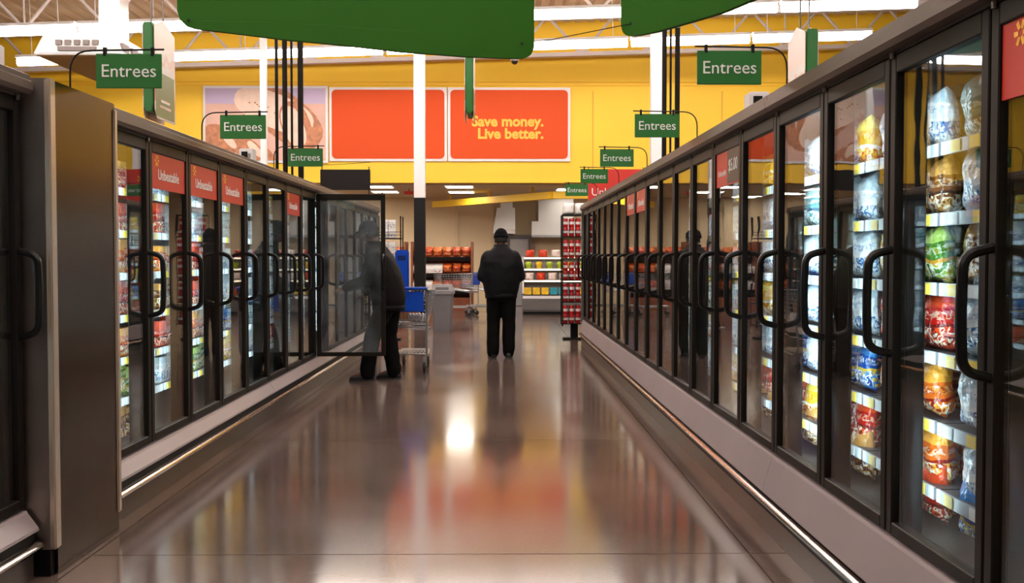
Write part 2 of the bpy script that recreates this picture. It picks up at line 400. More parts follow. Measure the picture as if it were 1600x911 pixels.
# ceiling fluorescent rows
tube_me = MB().tube([(-1.18, 0, 0), (1.18, 0, 0)], 0.085, 10).mesh('tube', m_tube)
hous_me = MB().prism([(-0.10, 0.075), (-0.07, 0.13), (0.07, 0.13), (0.10, 0.075), (0.09, 0.070), (0.06, 0.088), (-0.06, 0.088), (-0.09, 0.070)],
                     lambda a, b, t: (-1.2+2.4*t, a, b)).mesh('reflector', m_lightwhite)
rod_me = MB().tube([(0, 0, 0.12), (0, 0, 1.25)], 0.008, 6).mesh('hanger_rod', m_lightwhite)
ROWS = [21.3, 18.6, 15.85, 13.1, 10.35, 7.6, 4.85, 2.1, -0.65]
for q, ry in enumerate(ROWS):
    for k in range(7):
        x = -8.6 + 2.45*k + (0.15 if q == 0 else 0)
        where = ['row nearest the yellow wall', 'second row from the yellow wall'][q] if q < 2 else 'rows of ceiling lights over the aisle'
        lab = ('glowing fluorescent tube light, %s from the left in the %s' % (ORD[k], where)) if q < 2 else 'fluorescent tube light overhead in the rows above the near aisle'
        o = thing('fluorescent_light', lab, 'ceiling light', (x, ry, 5.6 + 0.033*x), 0, 'ceiling lights, row %d from the far wall' % (q+1) if q < 2 else 'ceiling lights over the near aisle')
        o.rotation_euler = (0, -0.033, 0)
        inst('tube', tube_me, o); inst('reflector', hous_me, o)
        for xx in (-0.9, 0.9): inst('hanger_rod', rod_me, o, (xx, 0, 0))

# ================================================================== FREEZER ROWS
ROW = {'R': dict(s=1, a=R(0.38), X=1.41, top=2.21, st=0.40, sb=0.215, bz=0.175),
       'L': dict(s=-1, a=R(-0.38), X=2.09, top=2.18, st=0.30, sb=0.215, bz=0.145)}
PITCH = 0.758
def rowmat(r): return Matrix.Rotation(ROW[r]['a'], 3, 'Z')
def rowpt(r, u, v, z):
    w = ROW[r]; return rowmat(r) @ Vector((w['s']*(w['X']+u), v, z))
SHELF_Z = [1.80, 1.55, 1.30, 1.05, 0.80, 0.56]
ME = {}
for r, w in ROW.items():
    s = w['s']; D0, D1 = w['st']+0.012, w['top']-0.10
    def bx(m, u0, v0, z0, u1, v1, z1): return m.box(min(s*u0, s*u1), v0, z0, max(s*u0, s*u1), v1, z1)
    a, b = 0.006, PITCH-0.006
    fr = MB(); bx(fr, 0, a, D0, .045, a+.048, D1); bx(fr, 0, b-.048, D0, .045, b, D1)
    bx(fr, 0, a+.048, D0, .045, b-.048, D0+.045); bx(fr, 0, a+.048, D1-.065, .045, b-.048, D1)
    ME[r, 'door'] = fr.mesh('door', m_frame, bevel=0.004, bseg=1)
    g = MB(); bx(g, .016, a+.045, D0+.042, .022, b-.045, D1-.062); ME[r, 'glass'] = g.mesh('door_glass', m_glass)
    hp = bezier_arc([(0, 0, 1.425), (-s*.082, 0, 1.405), (-s*.088, 0, 1.24), (-s*.082, 0, 1.075), (0, 0, 1.055)], 5)
    ME[r, 'handle'] = MB().tube(hp, 0.0155, 8).mesh('handle', m_handle, smooth=True)
    ME[r, 'hinge'] = MB().lathe([(0.010, 0), (0.010, 0.035), (0.004, 0.04)], (-s*.006, b-.03, D1-.015), 8).mesh('hinge_pin', m_chrome)
    mu = MB(); bx(mu, .047, -.042, D0-.01, .12, .042, D1+.02); ME[r, 'mullion'] = mu.mesh('mullion', m_inner, bevel=0.006, bseg=1)
    le = MB()
    le.prism([(.117, -.030), (.117, .030), (.1205, .030), (.1205, -.030)], lambda p_, q_, t: (s*p_, q_, D0+.06+t*(D1-D0-.12)))
    ME[r, 'lamp'] = le.mesh('lamp', m_led)
    sh = MB(); bx(sh, .19, .012, -.02, .82, PITCH-.012, 0); ME[r, 'shelf'] = sh.mesh('shelf', m_shelf)
    ra = MB(); bx(ra, .180, .012, -.040, .189, PITCH-.012, .006); ME[r, 'rail'] = ra.mesh('price_rail', m_rail)
    for nm, mm in (('tw', m_tagw), ('ty', m_tagy)):
        tg = MB(); bx(tg, .1765, -.035, -.038, .1795, .035, .003); ME[r, nm] = tg.mesh('price_tag', mm)
    # poster on a door
    z0, z1 = D1-.275, D1-.055
    po = MB(); bx(po, .009, a+.05, z0, .0155, b-.05, z1); ME[r, 'poster'] = po.mesh('poster', m_red)
    ME[r, 'pz'] = (z0+z1)/2
    lt = MB()
    for k in range(6):                                   # sunburst of six rays
        q = k*math.pi/3
        rr = [(0.012, -.006), (0.036, -.008), (0.036, .008), (0.012, .006)]
        pts = [(math.cos(q)*x_-math.sin(q)*y_, math.sin(q)*x_+math.cos(q)*y_) for x_, y_ in rr]
        lt.prism(pts, lambda p_, q_, t: (s*(.0088-.001*t), -s*p_, q_))
    ME[r, 'spark'] = lt.mesh('poster_emblem', m_gold)

def text_on_row(r, body, size, m, parent, yc, z, bold=0.0, align='CENTER', u=.0085):
    s = ROW[r]['s']; me = text_mesh(body, size, m, 0.0012, align, bold)
    rot = Matrix(((0, 0, -s), (-s, 0, 0), (0, 1, 0))).to_euler()    # text x -> -s*Y, text y -> Z, normal -> -s*X
    return inst('poster_lettering', me, parent, (s*u, yc, z), rot)

def freezer_case(r, v0, n, label, posters=(), price=(), opened=None, tags=False, end_near=False, end_far=False):
    w = ROW[r]; s = w['s']; Ln = n*PITCH
    loc = rowpt(r, 0, v0, 0)
    t = thing('freezer_case', label, 'freezer', loc, w['a'], 'glass-door freezer cases on the %s' % ('right' if r == 'R' else 'left'))
    D0, D1, top = w['st']+0.012, w['top']-0.10, w['top']
    def B(u0, ya, z0, u1, yb, z1, m=None): return (m or MB()).box(min(s*u0, s*u1), ya, z0, max(s*u0, s*u1), yb, z1)
    body = B(.86, 0, .12, .92, Ln, top-.09)                   # back
    B(.0, 0, top-.098, .92, Ln, top-.075, body); B(.0, 0, .12, .92, Ln, w['st']-.02, body)
    body.build('body', m_caseshell, t)
    B(.82, 0.01, w['st'], .855, Ln-.01, top-.12).build('lining', m_caselin, t)
    # cornice with a moulded face
    cp = [(-.045, top-.088), (-.060, top-.07), (-.060, top-.035), (-.048, top-.028), (-.048, top-.006), (-.035, top), (.93, top), (.93, top-.074), (0, top-.074), (0, top-.088)]
    MB().prism(cp, lambda a_, b_, q: (s*a_, .003+q*(Ln-.006), b_)).build('cornice', m_cornice, t)
    sp = [(.05, w['st']), (-.004, w['st']), (-.010, w['st']-.012), (-.055, w['sb']+.012), (-.058, w['sb']), (.05, w['sb'])]
    MB().prism(sp, lambda a_, b_, q: (s*a_, .002+q*(Ln-.004), b_)).build('sill', m_sill, t)
    B(-.030, 0, 0.0, .9, Ln, .119).build('kick_plate', m_plinth, t)
    B(-.040, 0, .119, .04, Ln, w['sb']-.001).build('bumper_base', m_black, t)
    bp = [(-.042+.0-.034*math.sin(q), w['bz']+.022*math.cos(q)) for q in [math.pi*k/6 for k in range(7)]]
    MB().prism(bp, lambda a_, b_, q: (s*a_, q*Ln, b_)).build('bumper_rail', m_chrome, t, smooth=True)
    if end_near: B(-.03, -.05, 0, .93, -.002, top).build('end_panel', m_steel, t, bevel=.004)
    if end_far: B(-.03, Ln+.002, 0, .93, Ln+.05, top).build('end_panel', m_steel, t, bevel=.004)
    for k in range(n+1):
        mu = inst('mullion', ME[r, 'mullion'], t, (0, min(max(k*PITCH, .043), Ln-.043), 0)); inst('lamp', ME[r, 'lamp'], mu)
    for k in range(n):
        rz = 0; off = k*PITCH
        dr = inst('door', ME[r, 'door'], t, (0, off, 0))
        gl_ = inst('door_glass', ME[r, 'glass'], dr); inst('handle', ME[r, 'handle'], dr, (0, PITCH-.032, 0)); inst('hinge_pin', ME[r, 'hinge'], dr)
        if opened == k:
            dr.rotation_euler = (0, 0, R(86)*s); gl_.data = ME[r, 'glass'].copy(); gl_.data.materials.clear(); gl_.data.materials.append(m_lighthaze); gl_['label'] = 'glass with a painted pale haze of freezer light'
        if k in posters or k in price:
            po = inst('poster', ME[r, 'poster'], dr); po['label'] = 'red poster with white lettering'
            pz = ME[r, 'pz']; yl = .63 if s > 0 else .13                 # reading start
            if k in posters:
                inst('poster_emblem', ME[r, 'spark'], dr, (0, yl-s*.03, pz+.058))
                text_on_row(r, 'Unbeatable', .088, m_white, dr, PITCH/2, pz-.025, bold=.0012)
            else:
                B(.006, PITCH/2-s*.0 if s < 0 else .075, pz-.10, .0088, PITCH-.075 if s < 0 else PITCH/2, pz+.10).build('price_card', m_pricebrown, dr)
                text_on_row(r, '$5.00', .105, m_white, dr, PITCH*.30 if s > 0 else PITCH*.70, pz, u=.0055)
                text_on_row(r, 'Unbeatable', .05, m_white, dr, PITCH*.70 if s > 0 else PITCH*.30, pz-.03)
        for j, z in enumerate(SHELF_Z):
            shf = inst('shelf', ME[r, 'shelf'], t, (0, off, z)); inst('price_rail', ME[r, 'rail'], shf)
            if tags:
                for q in range(4):
                    inst('price_tag', ME[r, 'ty' if (q+j+k) % 3 else 'tw'], shf, (0, .11+.175*q+random.uniform(-.02, .02), 0))
    return t
RV = 3.0            # post nearest the camera in view on the right
freezer_case('R', RV-2*PITCH, 5, 'nearest glass-door freezer case on the right, full of colourful frozen bags', posters=(1,), tags=True)
freezer_case('R', RV+3*PITCH, 5, 'second glass-door freezer case on the right, with a brown price card poster', price=(1,), tags=True)
freezer_case('R', RV+8*PITCH, 5, 'third glass-door freezer case on the right, with two red door posters', posters=(1, 2))
freezer_case('R', RV+13*PITCH, 5, 'farthest glass-door freezer case on the right, ending beside the red can rack', end_far=True)
LV = 5.42
freezer_case('L', LV-0.87-5*PITCH, 5, 'nearest glass-door freezer case at the left edge, before the dark steel cover')
freezer_case('L', LV, 5, 'left freezer case with three red posters on neighbouring doors, past the dark steel cover', posters=(1, 2, 3), tags=True)
freezer_case('L', LV+5*PITCH, 5, 'left freezer case whose glass door stands open beside the bending shopper', posters=(1,), opened=3)
freezer_case('L', LV+10*PITCH, 5, 'farthest left freezer case, behind the open glass door', end_far=True)

# dark steel gap cover between the two left cases, with a rounded near edge
loc = rowpt('L', 0, 4.60, 0)
t = thing('gap_cover', 'tall dark steel cover box projecting between two freezer cases on the left', 'cover panel', loc, ROW['L']['a'])
MB().box(-.80, .02, .0, .105, .76, 2.17).build('front_panel', m_darksteel, t, bevel=.004)
sp = [(-.80, 0), (.09, 0)] + [(.09+.018*math.sin(q), .018-.018*math.cos(q)) for q in (R(45), R(90))] + [(.108, .035), (-.80, .035)]
MB().prism(sp, lambda a_, b_, q: (a_, b_-.017, .12+q*2.05)).build('side_trim', m_steel, t, smooth=True)
MB().box(.085, -.019, .12, .116, .04, 2.17).build('edge_strip', mat('edge_pale', (.62, .52, .42), .3, .6), t, bevel=.006)
MB().box(.085, .735, .10, .114, .775, 2.14).build('edge_strip', mat('edge_pale', (.62, .52, .42)), t, bevel=.006)
MB().box(-.02, -.016, 0, .09, .03, .12).build('foot', m_black, t)

# ------------------------------------------------------------------ frozen goods
def bag_mesh(seed, w=.205, h=.222, d=.125):
    rnd = random.Random(seed); nx, nz = 6, 8; m = MB()
    off = Vector((rnd.uniform(0, 50),)*3)
    def pt(i, j, side):
        a, b = i/nx*2-1, j/nz*2-1
        bul = (max(0, 1-abs(a)**2.6)**.55)*(max(0, 1-abs(b)**3)**.5)
        if j < nz: bul *= 1.0 - .15*(b+1)/2
        x = a*w/2*(1-.10*(1-abs(b))); z = (j/nz)*h
        y = side*(bul*d/2)
        nn = mnoise.noise_vector(Vector((x*16, z*16, side*3))+off)*.012*min(1, bul*2)
        return (x+nn.x, y+nn.y*1.4, max(0, z+nn.z))
    idx = {}; vs = []
    for side in (1, -1):
        for i in range(nx+1):
            for j in range(nz+1):
                edge = i in (0, nx) or j in (0, nz)
                if edge and side == -1: idx[i, j, -1] = idx[i, j, 1]; continue
                idx[i, j, side] = len(vs); vs.append(pt(i, j, side))
    fs = []
    for side in (1, -1):
        for i in range(nx):
            for j in range(nz): fs.append((idx[i, j, side], idx[i+1, j, side], idx[i+1, j+1, side], idx[i, j+1, side]))
    m.add(vs, fs); return m.mesh('frozen_food_bag', None, smooth='all')
BAGC = {
 'yellow': printed('bag_yellow', [srgb(235, 180, 20), srgb(250, 225, 90), srgb(200, 60, 20), srgb(240, 240, 235)]),
 'white': printed('bag_white', [srgb(225, 230, 235), srgb(190, 205, 215), srgb(60, 110, 170), srgb(240, 240, 240)]),
 'red': printed('bag_red', [srgb(185, 25, 15), srgb(225, 70, 25), srgb(245, 230, 200), srgb(110, 15, 10)]),
 'blue': printed('bag_blue', [srgb(25, 70, 150), srgb(60, 130, 200), srgb(235, 240, 245), srgb(200, 170, 60)]),
 'green': printed('bag_green', [srgb(70, 120, 40), srgb(160, 190, 90), srgb(235, 235, 215), srgb(200, 140, 40)]),
 'brown': printed('bag_brown', [srgb(120, 70, 30), srgb(205, 150, 80), srgb(240, 225, 200), srgb(70, 35, 20)]),
 'teal': printed('bag_teal', [srgb(70, 140, 150), srgb(180, 215, 215), srgb(240, 245, 245), srgb(30, 80, 110)]),
 'orange': printed('bag_orange', [srgb(225, 105, 25), srgb(245, 170, 60), srgb(250, 240, 225), srgb(150, 30, 15)]),
}
def colour_variants(base_list, name):
    out = {}
    for c, mm in BAGC.items():
        out[c] = []
        for bme in base_list:
            me = bme.copy(); me.materials.clear(); me.materials.append(mm); me.name = name; out[c].append(me)
    return out
BAGS = colour_variants([bag_mesh(i) for i in range(3)], 'frozen_food_bag')
BOXN = colour_variants([MB().box(-.082, -.02, 0, .082, .02, .205).mesh('b', None, bevel=.002, bseg=1), MB().box(-.082, -.03, 0, .082, .03, .17).mesh('b', None, bevel=.002, bseg=1)], 'frozen_dinner_box')
BOXF = colour_variants([MB().box(-.112, -.10, 0, .112, .10, .19).mesh('b', None, bevel=.003, bseg=1), MB().box(-.112, -.10, 0, .112, .10, .165).mesh('b', None, bevel=.003, bseg=1)], 'frozen_food_carton')
PAL = list(BAGC)
SHN = ['top', 'second', 'third', 'fourth', 'fifth', 'lowest']
def stock(r, v0, door_no, meshes, name, noun, per, u, cols, layers=1, jit=0.0, lean=0.0, bottom=True):
    w = ROW[r]; s = w['s']; side = 'right' if r == 'R' else 'left'
    zs = SHELF_Z + ([w['st']+.012] if bottom else [])
    for j, z in enumerate(zs):
        shn = SHN[j] if j < 6 else 'floor'
        c0, c1 = random.choice(cols[j % len(cols)]), random.choice(cols[j % len(cols)])
        split = random.randint(1, per)
        for ly in range(layers):
            for q in range(per):
                c = c0 if q < split else c1
                me = random.choice(meshes[c])
                v = v0 + .06 + (PITCH-.12)*(q+.5)/per + random.uniform(-jit, jit)
                o = inst(name, me, None, rowpt(r, u+ly*.15, v, z+.0015), (0, 0, 0))
                o.rotation_euler = Euler((R(random.uniform(-lean*.3, lean)), R(random.uniform(-lean, lean)*.35), ROW[r]['a'] + (-s)*R(90) + R(random.uniform(-12, 12) if jit else 0)))
                lb = '%s %s on the %s shelf behind the %s freezer door on the %s' % (c, noun, shn, ORD[door_no], side)
                if j == 6: lb = '%s %s at the bottom behind the %s freezer door on the %s' % (c, noun, ORD[door_no], side)
                tag(o, lb, 'frozen food', '%s %s, %s level, %s door %d' % (c, noun, shn, side, door_no+1))
BRIGHT = [['white', 'teal', 'yellow'], ['brown', 'orange', 'white'], ['white', 'brown', 'red'], ['white', 'teal', 'green'], ['white', 'green', 'yellow'], ['blue', 'teal', 'white'], ['red', 'blue']]
WARM = [['yellow', 'white'], ['brown', 'red'], ['yellow', 'brown', 'green'], ['red', 'yellow'], ['yellow', 'orange'], ['red', 'orange'], ['red', 'brown']]
MIX = [['white', 'yellow'], ['white', 'teal'], ['orange', 'white'], ['yellow', 'white'], ['white', 'blue'], ['red', 'yellow'], ['red', 'brown']]
for k in range(-1, 5):
    stock('R', RV+k*PITCH, k+1, BAGS, 'frozen_food_bag', 'frozen food bag', 3, .268, {-1: WARM, 0: BRIGHT, 1: WARM}.get(k, MIX), layers=2 if k < 2 else 1, jit=.008, lean=7)
COOLB = [['white', 'teal'], ['white', 'teal'], ['white', 'blue'], ['white', 'orange'], ['teal', 'white'], ['white', 'green'], ['white']]
REDB = [['white', 'brown'], ['red', 'white'], ['red', 'orange'], ['red', 'brown'], ['orange', 'red'], ['white', 'green'], ['brown']]
for k in range(5, 18):
    stock('R', RV+k*PITCH, k+1, BOXF, 'frozen_food_carton', 'frozen food carton', 3, .32, MIX if k % 2 else REDB, bottom=False)
for k in range(5):
    stock('L', LV+k*PITCH, k+1, BOXN, 'frozen_dinner_box', 'frozen dinner box', 4, .25, COOLB if k in (0,) else REDB if k != 4 else MIX, bottom=(k < 2))
for k in range(5, 10):
    stock('L', LV+k*PITCH, k+1, BOXF, 'frozen_meal_carton', 'frozen meal carton', 2, .32, COOLB if k % 2 else MIX, bottom=False)
stock('L', LV-.87-PITCH, 0, BOXF, 'frozen_meal_carton', 'frozen meal carton', 2, .32, MIX, bottom=False)
st = MB()                                   # goods behind the farthest left doors
for k in range(10, 15):
    for z in SHELF_Z:
        for q in range(3):
            h = random.choice((.15, .19)); c = rowpt('L', .32, LV+(k+.2+.3*q)*PITCH, z+.002)
            st.box(c.x-.1, c.y-.1, c.z, c.x+.1, c.y+.1, c.z+h)
tag(st.build('frozen_food_packages', BAGC['teal']), 'packed frozen cartons inside the farthest left freezer doors', 'frozen food', kind='stuff')

# ------------------------------------------------------------------ flag signs on wire arms
def flag_sign(r, v, label, dx=0.0, dz=0.0):
    w = ROW[r]; s = w['s']; top = w['top']
    base = rowpt(r, .03, v, top)
    t = thing('flag_sign', label, 'sign', base, 0, 'green flag signs on wire arms, %s row' % ('right' if r == 'R' else 'left'))
    arm = bezier_arc([(0, 0, 0), (0, 0, .215), (-s*.455, -.0, .222)], 6)
    # arm sweeps to the aisle
    MB().tube(arm, .0045, 6).build('wire_arm', m_black, t, smooth=True)
    MB().box(-.03, -.02, 0, .03, .02, .006).build('foot', m_black, t)
    cx = -s*.285
    MB().box(cx-.158, -.006, .035, cx+.158, .006, .200).build('panel', m_green, t, bevel=.002)
    for x in (-.115, .115): MB().box(cx+x-.007, -.009, .190, cx+x+.007, .009, .230).build('clip', m_black, t)
    inst('lettering', text_mesh('Entrees', .088, m_white, .0015), t, (cx, -.0075, .115), FACE_NEAR)['label'] = 'white word Entrees'
    return t
for v, l in ((5.2, 'green Entrees flag sign nearest the camera on the right row'), (7.5, 'second green Entrees flag sign along the right row'),
             (9.95, 'third green Entrees flag sign along the right row'), (12.2, 'fourth green Entrees flag sign along the right row'),
             (14.75, 'farthest green Entrees flag sign along the right row')):
    flag_sign('R', v, l)
for v, l in ((5.15, 'green Entrees flag sign nearest the camera on the left row'), (7.35, 'second green Entrees flag sign along the left row'),
             (9.6, 'farthest green Entrees flag sign along the left row')):
    flag_sign('L', v, l)
# dark back-side sign near the open door, red sign at the end of the right row
p_ = rowpt('L', .06, 14.0, 2.18)
t = thing('sign_board', 'dark grey hanging sign board above the open freezer door', 'sign', p_)
MB().box(-.33, -.008, .10, .33, .008, .37).build('panel', mat('board_dark', (.016, .012, .012), .5, spec=.2), t, bevel=.003)
for x in (-.31, .31): MB().tube([(x, .012, 0), (x, .012, .41)], .006, 6).build('post', m_black, t)
MB().tube([(-.31, .012, .43), (.1, .012, .45), (.33, .012, .47)], .004, 6).build('wire_arm', m_black, t)
p_ = rowpt('R', .30, 16.1, 2.21)
t = thing('sign_board', 'red sign with yellow sunburst and white lettering at the far end of right row', 'sign', p_)
MB().box(-.28, -.008, .02, .57, .008, .52).build('panel', m_red, t, bevel=.003)
for x in (-.27, .56): MB().tube([(x, .012, 0), (x, .012, .55)], .006, 6).build('post', m_black, t)
inst('lettering', text_mesh('Unbeatable', .165, m_white, .0015), t, (.145, -.0095, .17), FACE_NEAR)
em = MB()
for k in range(6):
    q = k*math.pi/3+R(30)
    pts = [(math.cos(q)*x_-math.sin(q)*y_, math.sin(q)*x_+math.cos(q)*y_) for x_, y_ in [(0.022, -.011), (0.07, -.015), (0.07, .015), (0.022, .011)]]
    em.prism(pts, lambda a_, b_, t_: (a_-.15, -.009-.002*t_, b_+.38))
em.build('emblem', m_gold, t)

# small grey control boxes on the cornices
for r, v, l in (('R', 5.9, 'small grey control box on top of the right freezer row'), ('L', 8.7, 'small grey control box on top of the left freezer row')):
    p_ = rowpt(r, .05, v, ROW[r]['top'])
    t = thing('control_box', l, 'box', p_)
    MB().box(-.05, -.07, 0, .06, .07, .10).build('housing', m_frost, t, bevel=.006)
    MB().box(-.03, -.073, .02, .02, -.07, .075).build('vent', m_black, t)
    MB().box(.01, -.073, .02, .045, -.07, .06).build('plate', m_greylid, t)
# white tub with a red mark on the near left case
p_ = rowpt('L', .16, 4.2, 2.18)
t = thing('storage_tub', 'white tub with a red mark on top of the nearest left freezer', 'tub', p_)
MB().lathe([(.10, 0), (.115, .15), (.12, .15), (.12, .17), (.02, .175)], (0, 0, 0), 20).build('tub', m_frost, t, smooth=True)
MB().box(.03, -.118, .06, .07, -.108, .11, ).build('mark', m_red, t)
p_ = rowpt('L', .10, 4.45, 2.18)
t = thing('junction_box', 'small pale grey box beside the white tub on the left freezer', 'box', p_)
MB().box(-.05, -.05, 0, .06, .06, .11).build('housing', m_frost, t, bevel=.006)
MB().box(-.01, -.052, .0, .0, -.05, .11).build('seam', m_greylid, t)

# ------------------------------------------------------------------ columns and pipes
def column(x, y, w, label, black_to=0):
    t = thing('column', label, 'column', (x, y, 0))
    if black_to: MB().box(-w/2, -w/2, 0, w/2, w/2, black_to).build('shaft', m_black, t, bevel=.01)
    MB().box(-w/2, -w/2, black_to, w/2, w/2, 6.8+.03*x).build('shaft', m_colwhite, t, bevel=.01)
    MB().box(-w*.9, -w*.9, 0, w*.9, w*.9, .02).build('base_plate', m_greylid, t)
column(-1.58, 20.6, .215, 'white steel column with black lower half beside the grey bin', 2.54)
column(2.95, 20.2, .20, 'white steel column rising behind the right freezer row')
column(-4.55, 20.4, .12, 'thin white post rising behind the left freezer row')
def pipes(r, xs, v, u, label):
    for i, (du, dv, rad) in enumerate(xs):
        p_ = rowpt(r, u+du, v+dv, ROW[r]['top'])
        t = thing('refrigerant_pipe', label % ORD[i], 'pipe', p_, 0, 'black pipes above the %s row' % ('right' if r == 'R' else 'left'))
        MB().tube([(0, 0, 0), (0, 0, 4.4)], rad, 10).build('pipe', m_pipe, t, smooth=True)
        MB().lathe([(rad+.012, 0), (rad+.012, .03), (rad+.005, .045)], (0, 0, 0), 12).build('collar', m_black, t)
        MB().lathe([(rad+.006, 1.9), (rad+.006, 1.94)], (0, 0, 0), 12).build('strap', m_greylid, t)
pipes('L', [(.72, 0, .020), (.62, 0, .031), (.537, 0, .015), (.43, 0, .035)], 12.9, 0, '%s black insulated pipe from the left above the left freezers')
pipes('R', [(.615, 0, .028), (.69, 0, .013), (.77, 0, .030)], 12.6, 0, '%s black insulated pipe from the left above the right freezers')

# ------------------------------------------------------------------ hanging aisle signs
def curved_sign(label, pts_bottom, ztop, thick, rod_at):
    """vertical sheet following a plan polyline, with a curved bottom edge"""
    t = thing('aisle_sign', label, 'sign', (0, 0, 0), 0, 'big green aisle signs')
    o = Vector(pts_bottom[0]); t.location = o
    n = len(pts_bottom); m = MB(); vs = []
    for i, p in enumerate(pts_bottom):
        p = Vector(p)
        d_ = (Vector(pts_bottom[min(i+1, n-1)])-Vector(pts_bottom[max(i-1, 0)])); d_.z = 0; d_.normalize(); nn = Vector((-d_.y, d_.x, 0))*thick/2
        zt = ztop[i]
        for q, z in ((-1, p.z), (-1, zt), (1, zt), (1, p.z)):
            vs.append(Vector((p.x, p.y, z)) + nn*q - o)
    fs = [(0, 1, 2, 3), tuple(4*(n-1)+k for k in (3, 2, 1, 0))]
    for i in range(n-1):
        for k in range(4): fs.append((4*i+k, 4*i+(k+1) % 4, 4*i+4+(k+1) % 4, 4*i+4+k))
    m.add(vs, fs); m.build('panel', m_biggreen, t)
    for x, y, z in rod_at:
        MB().tube([Vector((x, y, z))-o, Vector((x, y, 6.85+.03*x))-o], .006, 6).build('hanger_cable', m_black, t)
    return t, o
def interp(tab, x):
    for (x0, y0), (x1, y1) in zip(tab, tab[1:]):
        if x <= x1: return y0 + (y1-y0)*(x-x0)/(x1-x0)
    return tab[-1][1]
pb = []; zt = []
N = 44
tabz = [(0, 3.24), (.006, 3.175), (.02, 3.13), (.05, 3.105), (.3, 3.035), (.62, 2.985), (.8, 2.985), (.95, 3.005), (.975, 3.015), (.99, 3.045), (1, 3.10)]
us = sorted(set([i/N for i in range(N+1)] + [.004, .008, .013, .97, .98, .985, .99, .995, .998]))
for u in us:
    x = -2.42 + 2.68*u; y = 8.0 + .7*u - .18*math.sin(math.pi*u)
    pb.append((x, y, interp(tabz, u))); zt.append(4.45)
t, o = curved_sign('huge curved green aisle sign hanging over the left of the aisle', pb, zt, .05, [(-2.1, 8.0, 4.4), (0, 8.62, 4.4)])
seam = []
for u in us[6:-6]:
    x = -2.42 + 2.68*u; y = 8.0 + .7*u - .18*math.sin(math.pi*u)-.0255
    seam.append(Vector((x, y, 3.165-.03*u))-o)
MB().tube(seam, .0012, 4).build('seam', mat('seam_green', srgb(70, 122, 48), .5), t)
for x, y in ((-2.33, 7.99), (.17, 8.62)):
    MB().lathe([(.012, 0), (.012, .006)], Vector((x, y-.035, 3.16 if x < 0 else 3.12))-o, 10, axis='y').build('rivet', m_black, t)
pb = []; zt = []
for u in us:
    x = 1.03 + 1.75*u; y = 9.0 - 2.2*u + .12*math.sin(math.pi*u)
    z = interp([(0, 3.36), (.006, 3.30), (.02, 3.262), (.05, 3.245), (.15, 3.245), (.4, 3.29), (.7, 3.42), (1, 3.6)], u)
    pb.append((x, y, z)); zt.append(4.45)
t, o = curved_sign('green aisle sign wing overhead to the right of the big curved sign', pb, zt, .05, [(1.3, 8.7, 4.4), (2.5, 7.15, 4.4)])
MB().lathe([(.014, 0), (.014, .006)], Vector((1.09, 8.90, 3.35))-o, 10, axis='y').build('rivet', m_black, t)
MB().tube([Vector((1.09, 8.90, 3.35))-o, Vector((.45, 9.3, 3.30))-o, Vector((-.3, 9.5, 3.25))-o], .004, 5).build('tether', m_black, t)

def blade_sign(label, x, y, z0, z1, sx, depth, artz, pale):
    """narrow department marker: green spine towards the camera, printed faces along the aisle"""
    t = thing('department_marker', label, 'sign', (x, y, 0), 0, 'narrow department markers hanging from the roof')
    MB().prism([(-.04, z0+.05), (-.025, z0), (.025, z0), (.04, z0+.05), (.04, z1), (-.04, z1)], lambda a_, b_, q: (a_, q*depth, b_)).build('spine', m_green, t, bevel=.006)
    for s_ in (-1, 1):
        bxx = [min(s_*.046, s_*.052), max(s_*.046, s_*.052)]
        pl = [(.02, z0+.02), (.07, z0-.05), (depth+.05, z0-.05), (depth+.05, z1-.02), (.25, z1+.06), (.02, z1-.02)]
        MB().prism(pl, lambda a_, b_, q: (bxx[0]+(bxx[1]-bxx[0])*q, a_, b_)).build('face', pale, t)
        MB().box(min(s_*.052, s_*.054), .04, z0-.03, max(s_*.052, s_*.054), depth+.02, artz).build('face_band', mat('olive_band', srgb(120, 128, 62), .45), t)
        for zz, l_ in ((.10, .24), (.05, .30)):       # lines of print too small to read
            MB().box(min(s_*.054, s_*.0555), depth*.55-l_/2, z0+zz, max(s_*.054, s_*.0555), depth*.55+l_/2, z0+zz+.022).build('print_line', m_facepale, t)
    for yy in (.1, depth-.1): MB().tube([(0, yy, z1), (0, yy, 6.8+.03*x)], .006, 5).build('hanger_cable', m_greylid, t)
m_facepale = printed('marker_photo', [srgb(225, 215, 205), srgb(235, 205, 190), srgb(215, 150, 125), srgb(240, 235, 230)], 4.0, .4, 0)
blade_sign('narrow green department marker above the second left freezer case', -2.98, 9.0, 2.63, 3.38, 1, .52, 2.98, m_facepale)
blade_sign('narrow green marker hanging edge-on below the big green aisle sign', -.36, 12.0, 3.02, 3.9, 1, .5, 3.3, m_facepale)
blade_sign('narrow green department marker rising behind the right freezer row', 2.35, 8.0, 2.35, 3.12, -1, .44, 2.55, m_facepale)

